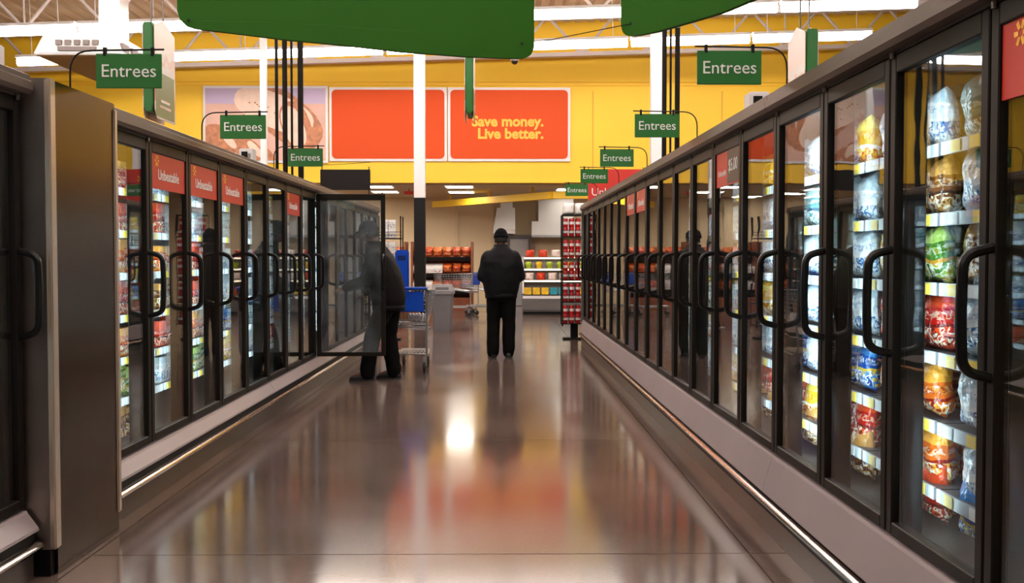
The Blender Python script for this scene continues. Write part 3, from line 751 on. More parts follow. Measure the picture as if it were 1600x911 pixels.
# white air diffuser at upper left
t = thing('air_diffuser', 'large white ceiling air diffuser with louvres at upper left', 'air vent', (-6.05, 15.2, 4.28))
MB().add([(-.62, 0, 0), (.62, 0, 0), (.62, 2.6, 0), (-.62, 2.6, 0), (-.5, .12, .34), (.5, .12, .34), (.5, 2.5, .34), (-.5, 2.5, .34)],
         [(0,3,2,1),(4,5,6,7),(0,1,5,4),(1,2,6,5),(2,3,7,6),(3,0,4,7)]).build('housing', m_lightwhite, t, bevel=.02)
MB().box(-.16, 1.3, .34, .16, 1.7, 2.2).build('duct', m_steelmatt, t)
for i in range(5): MB().box(-.3+.13*i, .015, .14, -.22+.13*i, .09, .21).build('slot', mat('vent_grey', (.22, .18, .17), .6), t)
MB().box(-.26, -.012, .05, .28, .06, .11).build('slot', mat('vent_grey', (.22, .18, .17)), t)
for i in range(6): MB().box(.545, .2+.38*i, .08, .60, .45+.38*i, .20).build('louvre', mat('vent_grey', (.22, .18, .17)), t)
MB().box(-.58, .05, -.012, .58, 2.55, -.001).build('underside_shade', mat('vent_shade_tan', srgb(170, 130, 80), .6), t)  # tan sheet paints the shade below the white housing

# dome camera under the far truss
t = thing('dome_camera', 'small dark dome camera under the far roof beam', 'camera', (.31, 24.2, 5.914))
MB().lathe([(.10, -.06), (.10, -.01)], (0, 0, 0), 16).build('mount', m_lightwhite, t)
MB().ball((0, 0, -.07), .075, .075, .075).build('dome', mat('dome_dark', (.02, .012, .015), .1), t, smooth='all')

# ------------------------------------------------------------------ wall banners
def banner(label, x0, x1, z0, z1, m, cols_round=.10):
    t = thing('wall_banner', label, 'banner', ((x0+x1)/2, WY, z0), 0, None)
    w, h = (x1-x0)/2, z1-z0
    MB().box(-w, -.07, 0, w, -.02, h).build('backing', m_frost, t, bevel=.008)
    def rr(w_, h0, h1, r):
        P = []
        for cx, cy, a0 in ((w_-r, h0+r, -90), (w_-r, h1-r, 0), (-w_+r, h1-r, 90), (-w_+r, h0+r, 180)):
            for k in range(5): q = R(a0+22.5*k); P.append((cx+r*math.cos(q), cy+r*math.sin(q)))
        return P
    MB().prism(rr(w-.06, .06, h-.06, cols_round), lambda a_, b_, q: (a_, -.085+.02*q, b_)).build('print', m, t)
    MB().box(-w*.8, -.02, h*.3, w*.8, -.001, h*.35).box(-w*.8, -.02, h*.7, w*.8, -.001, h*.75).build('mounting_rail', m_greylid, t)
    return t, w, h
t, w, h = banner('plain orange wall banner next to the bread picture', -4.03, -1.27, 3.64, 5.37, m_orange)
t, w, h = banner('orange wall banner with yellow slogan Save money Live better', -1.25, 1.63, 3.64, 5.37, m_orange)
inst('lettering', text_mesh('Save money.\nLive better.', .335, m_gold, .004, 'RIGHT', .012, .86), t, (1.0-.19, -.09, h*.51-.10), FACE_NEAR)['label'] = 'yellow slogan in two lines'
t, w, h = banner('wall picture of sliced crusty bread left of the orange banners', -6.98, -4.06, 3.60, 5.40, mat('photo_pink', srgb(222, 176, 158), .45, var=.12, vscale=1.5), .02)
crust = mat('print_crust', srgb(192, 124, 84), .5, var=.3, vscale=9); crumb = mat('print_crumb', srgb(240, 210, 190), .5, var=.08, vscale=6)
lil = mat('print_lilac', srgb(196, 176, 208), .5)
def blob(pts, y, th, m, nm):
    MB().prism(pts, lambda a_, b_, q: (a_, y-th*q, b_)).build(nm, m, t)
def ell(cx, cz, rx, rz, rot, n=24, k=2.4):
    out = []
    for i in range(n):
        q = 2*math.pi*i/n; a_ = rx*math.copysign(abs(math.cos(q))**(2/k), math.cos(q)); b_ = rz*math.copysign(abs(math.sin(q))**(2/k), math.sin(q))
        x_ = cx+a_*math.cos(rot)-b_*math.sin(rot); z_ = cz+a_*math.sin(rot)+b_*math.cos(rot)
        out.append((max(-w+.06, min(w-.06, x_)), max(.06, min(h-.06, z_))))
    return out
blob([(-w+.06, h-.42), (w-.06, h-.42), (w-.06, h-.06), (-w+.06, h-.06)], -.086, .002, lil, 'printed_backdrop')
blob(ell(.45, 1.08, 1.02, .52, R(-38)), -.089, .003, crust, 'printed_bread')
blob(ell(.20, 1.22, .98, .40, R(-22)), -.093, .003, crumb, 'printed_bread')
blob(ell(.72, .86, .34, .60, R(20)), -.097, .003, crust, 'printed_bread')
blob(ell(.66, .84, .24, .50, R(20)), -.101, .003, crumb, 'printed_bread')
blob(ell(-.75, .38, .82, .36, R(-28)), -.097, .003, crust, 'printed_bread')
for i in range(5): blob(ell(-1.15+.30*i, .62-.10*i, .24, .085, R(-48)), -.101, .003, crumb if i % 2 else crust, 'printed_bread')
for i in range(16):
    blob(ell(random.uniform(-.55, .6), random.uniform(1.0, 1.45), .025, .018, 0, 8), -.097, .002, crust, 'printed_seed')
# matching wall pictures further left (seen mirrored in the glass doors)

# ================================================================== BAKERY AND FRONT OF THE WALL
# ceiling light panels
def ceil_panel(x, y, label):
    t = thing('ceiling_panel_light', label, 'ceiling light', (x, y, 3.12), 0, 'square lights in the bakery ceiling')
    MB().box(-.36, -.36, -.02, .36, .36, 0).build('frame', m_lightwhite, t); MB().box(-.32, -.32, -.026, .32, .32, -.018).build('diffuser', m_panel, t)
i = 0
for x, y in ((-1.02, 25.85), (-1.05, 28.0), (-2.98, 25.85), (-3.05, 27.9), (-5.6, 26.6), (-5.4, 28.6), (1.75, 26.9), (3.6, 27.2), (-7.8, 26.8), (-4.5, 29.9), (-6.6, 29.9), (1.9, 29.0), (3.9, 29.0)):  # last four panels added in hidden spots to brighten the bakery
    ceil_panel(x, y, ['nearer bright square light in the bakery ceiling right of the column', 'farther bright square light in the bakery ceiling right of the column',
                      'nearer bright bakery ceiling light just above the bending shopper', 'farther bright bakery ceiling light just above the bending shopper',
                      'nearer bakery ceiling light behind the left freezers', 'farther bakery ceiling light behind the left freezers',
                      'bakery ceiling light above the red can rack', 'bakery ceiling light hidden behind the right freezers', 'bakery ceiling light farthest to the left', 'added bakery ceiling light by the back wall behind the left freezers', 'added bakery ceiling light in the far back left corner', 'added bakery ceiling light over the kitchen, hidden by the can rack', 'added bakery ceiling light over the kitchen, farthest right'][i]); i += 1
t = thing('exit_sign', 'tiny red sign under the bakery ceiling left of the column', 'sign', (-2.35, 27.0, 2.98))
MB().box(-.12, -.02, 0, .12, .02, .09).build('housing', m_red, t, bevel=.004); MB().box(-.01, -.01, .09, .01, .01, .14).build('stem', m_black, t)

# bread racks
BREAD = [printed('bread_red', [srgb(150, 40, 15), srgb(190, 72, 25), srgb(215, 150, 95), srgb(110, 22, 10)], 22, .3, .3),
         printed('bread_orange', [srgb(165, 60, 18), srgb(200, 105, 40), srgb(150, 30, 14), srgb(225, 170, 120)], 22, .3, .3)]
bread_base = [bag_mesh(20+i, .23, .19, .17) for i in range(2)]
bread_me = []
for bme in bread_base:
    for mm in BREAD:
        me = bme.copy(); me.materials.clear(); me.materials.append(mm); bread_me.append(me)
wbox = MB().box(-.13, -.08, 0, .13, .08, .16).mesh('bakery_box', printed('bakery_box_print', [srgb(235, 230, 225), srgb(245, 240, 235), srgb(150, 60, 60), srgb(200, 190, 190)], 10, .4, 0), bevel=.004, bseg=1)
def bread_rack(x0, x1, y, label, no):
    t = thing('bakery_rack', label, 'rack', (x0, y, 0), 0, 'wooden bread racks in the bakery')
    L_ = x1-x0
    for x in (0, L_-.05): MB().box(x, 0, 0, x+.05, .75, 1.78).build('side_panel', m_wood, t)
    MB().box(.05, .70, .1, L_-.05, .75, 1.6).build('back_panel', m_wood, t)
    MB().box(.05, .05, 0, L_-.05, .70, .35).build('base', m_wood, t)
    for k, z in enumerate((.50, .92, 1.34)):
        mtx = Matrix.Translation((0, .05+.10*k, z)) @ Matrix.Rotation(R(14), 4, 'X')
        MB().box(.05, 0, 0, L_-.05, .55-.1*k, .03, mtx).build('shelf', m_wood, t)
        MB().box(.05, -.015, -.04, L_-.05, 0, .05, mtx).build('shelf_lip', m_black, t)
        n = int((L_-.1)/.24)
        for dpt in (0, 1):
            for q in range(n):
                pos = mtx @ Vector((.05+(q+.5)*(L_-.1)/n, .13+.22*dpt, .034))
                white = (k == 1 and q < n*.45) or (k == 0 and q < n*.3 and no != 2)
                o = inst('bakery_box' if white else 'bread_bag', wbox if white else random.choice(bread_me), None, Vector((x0, y, 0))+pos+Vector((0, 0, .012)), (R(14), 0, R(random.uniform(-8, 8)) if not white else 0))
                tag(o, ('white bakery box' if white else 'orange-red bagged loaf') + ' on the %s shelf of the %s' % (['lowest', 'middle', 'top'][k], ['bread rack right of the column', 'bread rack left of the column', 'bread rack behind the left freezers'][no]),
                    'box' if white else 'bread', ('white boxes' if white else 'bagged loaves') + ' on bread rack %d, shelf %d' % (no+1, k+1))
bread_rack(-2.30, -.72, 26.9, 'brown wooden bread rack right of the black column, full of bagged loaves', 0)
bread_rack(-4.05, -2.42, 26.9, 'brown wooden bread rack between the column and the bending shopper', 1)
bread_rack(-5.8, -4.15, 26.9, 'brown wooden bread rack farthest left behind the freezers', 2)

# stepped deli case
t = thing('deli_case', 'stepped grey refrigerated deli display case with lit shelves, past the standing man', 'display case', (.52, 25.6, 0))
MB().prism([(0, .06), (.95, .06), (.95, 1.36), (.78, 1.36), (.70, .50), (.0, .44), (-.06, .36), (-.03, .12)], lambda a_, b_, q: (q*2.4, a_, b_)).build('base', mat('deli_grey', (.16, .145, .14), .35, .3), t, bevel=.01)
MB().box(0.02, .05, 0, 2.38, .9, .06).build('kick_plate', m_black, t)
MB().box(0, -.05, .385, 2.4, -.062, .45).build('bumper', m_lightwhite, t)
for z, y0 in ((.80, .28), (1.08, .42), (1.36, .56)):
    sh = MB().box(.02, y0, z, 2.38, .95, z+.025).build('shelf', m_steelmatt, t); MB().box(.05, y0-.012, z-.02, 2.35, y0-.001, z+.02).build('shelf_light', m_caselight, sh)
for x in (0, 2.36): MB().prism([(.15, .5), (.95, .5), (.95, 1.4), (.6, 1.4)], lambda a_, b_, q: (x+.04*q, a_, b_)).build('end_panel', m_steelmatt, t)
pk = {}
for nm, c in (('yellow', srgb(240, 190, 30)), ('teal', srgb(40, 150, 170)), ('green', srgb(170, 190, 40)), ('red', srgb(215, 60, 25)), ('white', srgb(235, 215, 205)), ('pink', srgb(225, 130, 110))):
    pk[nm] = (mat('deli_'+nm, c, .3, var=.2, vscale=14, bump=.2))
_deli = {}
def deli_item(kind, colr, x, z, y0, shelf):
    _deli[shelf] = _deli.get(shelf, 0)+1
    if kind == 'deli_box': me = MB().box(-.085, -.06, 0, .085, .06, .17).mesh(kind, pk[colr], bevel=.006)
    elif kind == 'salad_tub': me = MB().lathe([(.06, 0), (.085, .10), (.09, .10), (.085, .14), (.05, .17)], (0, 0, 0), 12).mesh(kind, pk[colr], smooth=True)
    else: me = bag_mesh(int(x*100), .22, .18, .14); me.materials.append(pk[colr])
    o = inst(kind, me, None, (.52+x, 25.6+y0, z+.001))
    tag(o, '%s %s on the %s of the deli case, %s from the left' % (colr, {'deli_box': 'box', 'salad_tub': 'tub', 'deli_bag': 'bag'}[kind], shelf, ORD[_deli[shelf]-1]), {'deli_box': 'box', 'salad_tub': 'tub', 'deli_bag': 'bag'}[kind], '%s items on the %s of the deli case' % (colr, shelf))
for i in range(11): deli_item('deli_box', ['yellow', 'yellow', 'yellow', 'teal', 'teal', 'teal', 'yellow', 'yellow', 'teal', 'red', 'yellow'][i], .13+.21*i, .475, .16, 'lowest tier')
for i in range(8): deli_item('deli_bag', ['white', 'red', 'white', 'white', 'pink', 'white', 'red', 'white'][i], .18+.28*i, .826, .42, 'second tier')
for i in range(9): deli_item('salad_tub', ['green', 'yellow', 'green', 'green', 'yellow', 'green', 'green', 'yellow', 'green'][i], .16+.26*i, 1.106, .56, 'third tier')
for i in range(7): deli_item('deli_bag', ['red', 'red', 'white', 'pink', 'white', 'pink', 'red'][i], .20+.32*i, 1.386, .70, 'top tier')

# kitchen hoods and doorway on the bakery back wall
t = thing('range_hood', 'white kitchen extraction hood on the bakery back wall', 'range hood', (-.22, 30.0, 2.05))
MB().add([(0, 0, 0), (.62, 0, 0), (.62, .9, 0), (0, .9, 0), (.0, .0, .12), (.62, .0, .12), (.62, .9, .12), (0, .9, .12)], [(0,3,2,1),(4,5,6,7),(0,1,5,4),(1,2,6,5),(2,3,7,6),(3,0,4,7)]).build('rim', m_steelmatt, t)
MB().add([(0, .0, .12), (.62, 0, .12), (.62, .9, .12), (0, .9, .12), (.1, .35, .75), (.62, .35, .75), (.62, .9, .75), (.1, .9, .75)], [(0,3,2,1),(4,5,6,7),(0,1,5,4),(1,2,6,5),(2,3,7,6),(3,0,4,7)]).build('canopy', m_lightwhite, t)
MB().box(.2, .4, .75, .55, .9, 1.06).build('duct', m_lightwhite, t)
t = thing('range_hood', 'grey steel kitchen extraction hood above the deli case', 'range hood', (.86, 29.9, 1.95))
MB().box(0, 0, 0, 1.6, 1.0, .45).build('canopy', m_steelmatt, t, bevel=.01); MB().box(.2, .2, .45, 1.2, .9, 1.15).build('duct', m_steelmatt, t)
MB().box(0, -.02, 0, 1.6, 0, .06).build('rim', m_greylid, t)
t = thing('oven', 'dark brown framed oven front below the white hood', 'oven', (.18, 30.2, 0))
MB().box(0, 0, .0, .66, .7, 2.02).build('body', m_greylid, t)
MB().box(0, -.05, .05, .06, 0, 2.02).box(.60, -.05, .05, .66, 0, 2.02).box(.06, -.05, 1.92, .60, 0, 2.02).build('frame', mat('oven_brown', (.04, .022, .014), .4), t)
MB().box(.08, -.03, 1.0, .58, 0, 1.88).build('window', mat('oven_glass', (.30, .27, .26), .15), t); MB().box(.1, -.07, .93, .56, -.04, .96).build('handle', m_chrome, t)

# ------------------------------------------------------------------ wire racks at the row ends
can_me = MB().lathe([(.036, 0), (.04, .006), (.04, .05), (.0402, .05), (.0402, .095), (.04, .095), (.04, .135), (.033, .15)], (0, 0, 0), 10).mesh('soup_can', mat('can_red', srgb(180, 22, 26), .3), smooth=True)
can_me.materials.append(mat('can_white', srgb(225, 215, 215), .35))
for pl in can_me.polygons:
    z = pl.center.z
    if .05 < z < .095 or pl.normal.z > .9: pl.material_index = 1
white_pack = MB().box(-.06, -.05, 0, .06, .05, .15).mesh('white_pack', printed('white_pack_print', [srgb(225, 222, 220), srgb(240, 238, 236), srgb(120, 120, 130), srgb(200, 200, 205)], 14, .4, 0), bevel=.004, bseg=1)
def wire_rack(x, y, w, dp, ntier, z0, dz, label, kind, plabel, group):
    t = thing('wire_rack', label, 'rack', (x, y, 0))
    H = z0+ntier*dz
    for a_ in (0, w):
        for b_ in (0, dp): MB().tube([(a_, b_, z0-.05), (a_, b_, H)], .011, 6).build('post', m_black, t)
    MB().box(.02, .08, 0, w-.02, dp-.08, .03).build('base', m_black, t)
    MB().box(w*.35, dp*.4, .03, w*.65, dp*.6, z0-.02).build('pedestal', m_black, t)
    for k in range(ntier):
        z = z0+k*dz
        m = MB().box(0, 0, z-.016, w, dp, z)
        m.build('shelf', m_black, t)
        g = MB()
        for zz in (.05, .10): g.tube([(0, 0, z+zz), (w, 0, z+zz)], .004, 5); g.tube([(0, 0, z+zz), (0, dp, z+zz)], .004, 5); g.tube([(w, 0, z+zz), (w, dp, z+zz)], .004, 5)
        g.build('guard_wire', m_black, t)
        if kind == 'can':
            nx, ny = int(w/.09), min(3, int(dp/.09))
            for lz in (0, 1):
                for i in range(nx):
                    for j in range(ny):
                        o = inst('soup_can', can_me, None, (x+.012+.041+i*(w-.106)/(nx-1), y+.055+j*.087, z+.001+lz*.151))
                        tag(o, plabel % ['lowest', 'second lowest', 'middle', 'second highest', 'top'][k], 'can', group+', tier %d' % (k+1))
        else:
            for lz in (0, 1):
                for i in range(int(w/.13)):
                    o = inst('white_pack', white_pack, None, (x+.085+i*.128, y+.075, z+.001+lz*.152))
                    tag(o, plabel % ['lowest', 'second lowest', 'middle', 'second highest', 'top'][k], 'package', group+', tier %d' % (k+1))
    return t
wire_rack(1.03, 17.7, .42, .40, 5, .28, .365, 'black wire rack stacked with red cans past the right freezer row', 'can', 'red and white can on the %s tier of the wire rack', 'cans on the wire rack')
wire_rack(-2.03, 17.6, .36, .40, 5, .25, .365, 'black wire rack of white packs behind the bending shopper', 'pack', 'white pack on the %s tier of the left wire rack', 'packs on the wire rack')
for i, (x, y) in enumerate(((1.13, 17.85), (1.34, 17.9))):
    o = inst('white_sack', bag_mesh(60+i, .2, .2, .16), None, (x, y, 2.105)); o.data.materials.append(m_white)
    tag(o, 'small white sack lying on top of the red can rack, %s one' % ('left' if i == 0 else 'right'), 'sack', 'white sacks on top of the can rack')
MB_top = MB().box(1.03, 17.7, 2.09, 1.45, 18.1, 2.104)
racks = [o for o in bpy.data.objects if o.name.startswith('wire_rack')]
MB().box(0, 0, 2.088, .42, .40, 2.104).build('shelf', m_black, racks[0])

# ------------------------------------------------------------------ trash bin
t = thing('trash_bin', 'grey plastic trash bin with lid beside the black and white column', 'trash bin', (-1.10, 19.9, 0))
def rbox(w0, d0, z0, w1, d1, z1, n=3, r=.05):
    m = MB(); rings = []
    for w_, d_, z in ((w0, d0, z0), (w1, d1, z1)):
        P = []
        for cx, cy, a0 in ((w_-r, -d_+r, -90), (w_-r, d_-r, 0), (-w_+r, d_-r, 90), (-w_+r, -d_+r, 180)):
            for k in range(n+1): q = R(a0+90*k/n); P.append((cx+r*math.cos(q), cy+r*math.sin(q), z))
        rings.append(P)
    k = len(rings[0]); return m.add(rings[0]+rings[1], [tuple(range(k)), tuple(range(2*k-1, k-1, -1))]+[(i, (i+1) % k, k+(i+1) % k, k+i) for i in range(k)])
rbox(.17, .19, 0.0, .20, .22, .70).build('bin', m_greyplastic, t)
rbox(.22, .24, .70, .225, .245, .76).build('rim', m_greylid, t)
rbox(.215, .235, .76, .17, .18, .88).build('lid', m_greylid, t)
MB().box(-.12, -.226, .775, .12, -.205, .83).build('flap', m_greyplastic, t)

# ------------------------------------------------------------------ shopping carts
def make_cart(label):
    """length along +Y (front), handle at -Y, width along X, origin on the floor under the centre"""
    t = thing('shopping_cart', label, 'shopping cart', (0, 0, 0), 0, 'grey and blue shopping carts')
    fr = MB()
    for s_ in (-1, 1):
        fr.tube(bezier_arc([(s_*.25, -.46, 1.00), (s_*.255, -.40, .60), (s_*.25, -.42, .26), (s_*.24, -.30, .20), (s_*.17, .42, .20)], 4), .013, 7)
        fr.tube([(s_*.25, -.40, .56), (s_*.17, .40, .66)], .010, 6)
    fr.tube([(-.24, -.36, .22), (.24, -.36, .22)], .011, 6); fr.tube([(-.17, .42, .20), (.17, .42, .20)], .011, 6)
    fr.tube([(-.25, -.40, .55), (.25, -.40, .55)], .010, 6)
    fr.build('frame', m_cartgrey, t, smooth=True)
    bk = MB()
    def bp(a_, b_, c_):                       # a_ in -1..1 width, b_ 0..1 length, c_ 0..1 height
        wtop = .285-.055*b_; wbot = .235-.06*b_; w_ = wbot+(wtop-wbot)*c_
        y = -.42+.90*b_+(.06*c_ if b_ > .5 else -.04*c_*(1-b_)); z0 = .58+.07*b_; z1 = 1.0-.03*b_
        return (a_*w_, y, z0+(z1-z0)*c_)
    for c_ in [i/7 for i in range(8)]:
        rr = .007 if c_ in (0, 1) else .0035
        bk.tube([bp(-1, 0, c_), bp(-1, 1, c_), bp(1, 1, c_), bp(1, 0, c_)], rr, 5, closed=True)
    for b_ in [i/14 for i in range(15)]:
        for a_ in (-1, 1): bk.tube([bp(a_, b_, 0), bp(a_, b_, 1)], .003, 4)
        bk.tube([bp(-1, b_, 0), bp(1, b_, 0)], .003, 4)
    for a_ in [i/5-1 for i in range(11)]:
        bk.tube([bp(a_, 0, 0), bp(a_, 1, 0)], .003, 4); bk.tube([bp(a_, 1, 0), bp(a_, 1, 1)], .003, 4); bk.tube([bp(a_, 0, 0), bp(a_, 0, .95)], .003, 4)
    bk.build('basket', m_cartgrey, t)
    MB().tube([(-.27, -.50, 1.02), (.27, -.50, 1.02)], .019, 10).build('handle', m_blue, t, smooth=True)
    br = MB()
    for s_ in (-1, 1): br.tube([(s_*.26, -.50, 1.02), (s_*.27, -.44, .97)], .013, 6)
    br.build('handle_bracket', m_cartdark, t)
    MB().box(-.225, -.475, .74, .225, -.463, .98).build('seat_back', m_blue, t, bevel=.01)
    MB().box(-.215, -.45, .735, .215, -.22, .747).build('seat', m_blue, t, bevel=.004)
    tr = MB()
    for i in range(9): tr.tube([(-.20+.05*i, -.38, .225), (-.14+.035*i, .42, .225)], .004, 4)
    for i in range(4): tr.tube([(-.22+.012*i, -.3+.22*i, .222), (.22-.012*i, -.3+.22*i, .222)], .005, 5)
    tr.build('lower_tray', m_cartgrey, t)
    for sx, yy in ((-.22, -.36), (.22, -.36), (-.155, .40), (.155, .40)):
        MB().prism([(-.03, .10), (.03, .10), (.02, .20), (-.02, .20)], lambda a_, b_, q: (sx-.022+.044*q, yy+a_, b_-.02)).build('caster_fork', m_cartgrey, t)
        MB().lathe([(.04, -.014), (.058, -.014), (.062, -.006), (.062, .006), (.058, .014), (.04, .014)], (sx, yy-.02, .062), 14, axis='x').build('wheel', m_rubber, t, smooth=True)
    return t
cart = make_cart('grey wire shopping cart with blue handle and seat beside the bending shopper')
cart.location = (-1.12, 13.15, 0); cart.rotation_euler.z = R(-4)
c2 = copy_tree(cart); c2['label'] = 'farther shopping cart with blue seat near the bread rack, left one of the pair'; c2.location = (-1.02, 25.1, 0); c2.rotation_euler.z = R(70)
c3 = copy_tree(cart); c3['label'] = 'farther shopping cart with blue seat near the bread rack, right one of the pair'; c3.location = (-.42, 25.6, 0); c3.rotation_euler.z = R(64)
t = thing('folded_panel', 'tall blue plastic panel standing upright in the near shopping cart', 'plastic panel', (-1.215, 12.98, .753), R(-6))
MB().box(-.085, -.03, 0, .085, .03, .73).build('panel', m_blue, t, bevel=.02); MB().box(-.05, -.034, .60, .05, -.028, .66).build('hand_hole', mat('blue_dark', srgb(6, 36, 100), .4), t)
t = thing('grocery_pack', 'pale ribbed grocery pack lying in the near shopping cart', 'package', (-1.02, 12.97, .600), R(-4))
for i in range(6): MB().ball((-.10+.04*i, 0, .055), .024, .07, .055, 10, 7).build('roll', m_frost, t, smooth='all')
t = thing('grocery_box', 'brown cardboard box in the near shopping cart under the blue seat', 'box', (-1.16, 13.25, .622), R(-4))
MB().box(-.13, -.10, 0, .13, .10, .20).build('carton', mat('cardboard', srgb(170, 110, 65), .7), t, bevel=.004); MB().box(-.131, -.02, .2, .131, .02, .2015).build('tape', mat('tape', srgb(190, 150, 100), .3), t)

# ================================================================== PEOPLE
def remesh(mb, name, m, vox, smooth_it=4, noise_amp=0.0, nscale=6.0):
    me = mb.mesh(name, None)
    o = bpy.data.objects.new(name, me); COL.objects.link(o)
    md = o.modifiers.new('r', 'REMESH'); md.mode = 'VOXEL'; md.voxel_size = vox
    ms = o.modifiers.new('s', 'SMOOTH'); ms.iterations = smooth_it; ms.factor = .5
    bpy.context.view_layer.update()
    out = bpy.data.meshes.new_from_object(o.evaluated_get(bpy.context.evaluated_depsgraph_get()))
    bpy.data.objects.remove(o)
    if noise_amp > 0:
        ns = [v.normal.copy() for v in out.vertices]
        for v, n_ in zip(out.vertices, ns):
            c = v.co; v.co = c + n_*noise_amp*(mnoise.noise(Vector((c.x*nscale, c.y*nscale, c.z*nscale*1.8)))+.5*mnoise.noise(c*nscale*2.3))
    out.materials.clear(); out.materials.append(m); out.name = name
    for pl in out.polygons: pl.use_smooth = True
    return out
def hand(mb, wrist, d_, up, side, curl=.6):
    """palm, four unequal bent fingers and a thumb leaving the palm's side"""
    w = Vector(wrist); d_ = Vector(d_).normalized(); up = Vector(up); up = (up-d_*up.dot(d_)).normalized(); lat = d_.cross(up)*side
    for q in (-.028, -.009, .010, .028): mb.cap(w+lat*q*.6, .017, w+d_*.085+lat*q, .013)
    for q, ln in ((-.030, .062), (-.010, .074), (.010, .080), (.030, .070)):
        b_ = w+d_*.088+lat*q; ang = 0; p0 = b_; rad = .0095
        for sgm in range(3):
            ang += curl*.6; dd = d_*math.cos(ang)-up*math.sin(ang); p1 = p0+dd*ln*(.45, .32, .23)[sgm]
            mb.cap(p0, rad, p1, rad*.92, 8); p0 = p1; rad *= .92
    b_ = w+d_*.03+lat*.030; p1 = b_+(d_*.6+lat*.7-up*.35).normalized()*.04; p2 = p1+(d_*.9+lat*.1-up*.4).normalized()*.03
    mb.cap(b_, .013, p1, .011, 8); mb.cap(p1, .011, p2, .009, 8)
def head(mb, c, yaw, pitch):
    """c: centre of the head; faces +Y before rotation"""
    M3 = Matrix.Rotation(yaw, 3, 'Z') @ Matrix.Rotation(pitch, 3, 'X'); c = Vector(c)
    P = lambda x, y, z: c + M3 @ Vector((x, y, z))
    mb.ball(c, .084, .104, .118, 18, 12, M3); mb.ball(P(0, .035, -.06), .056, .06, .06, 14, 9, M3)     # skull, jaw
    mb.cap(P(0, .094, .015), .008, P(0, .112, -.018), .015, 8)                                          # nose
    for s_ in (-1, 1):
        mb.ball(P(s_*.085, -.005, -.01), .010, .022, .032, 10, 7, M3)                                   # ears
        mb.ball(P(s_*.032, .082, .012), .014, .014, .011, 8, 6, M3)                                     # eyelids
    mb.cap(P(-.02, .092, -.050), .008, P(.02, .092, -.050), .008, 8); mb.cap(P(-.016, .090, -.063), .008, P(.016, .090, -.063), .008, 8)
    return M3, P
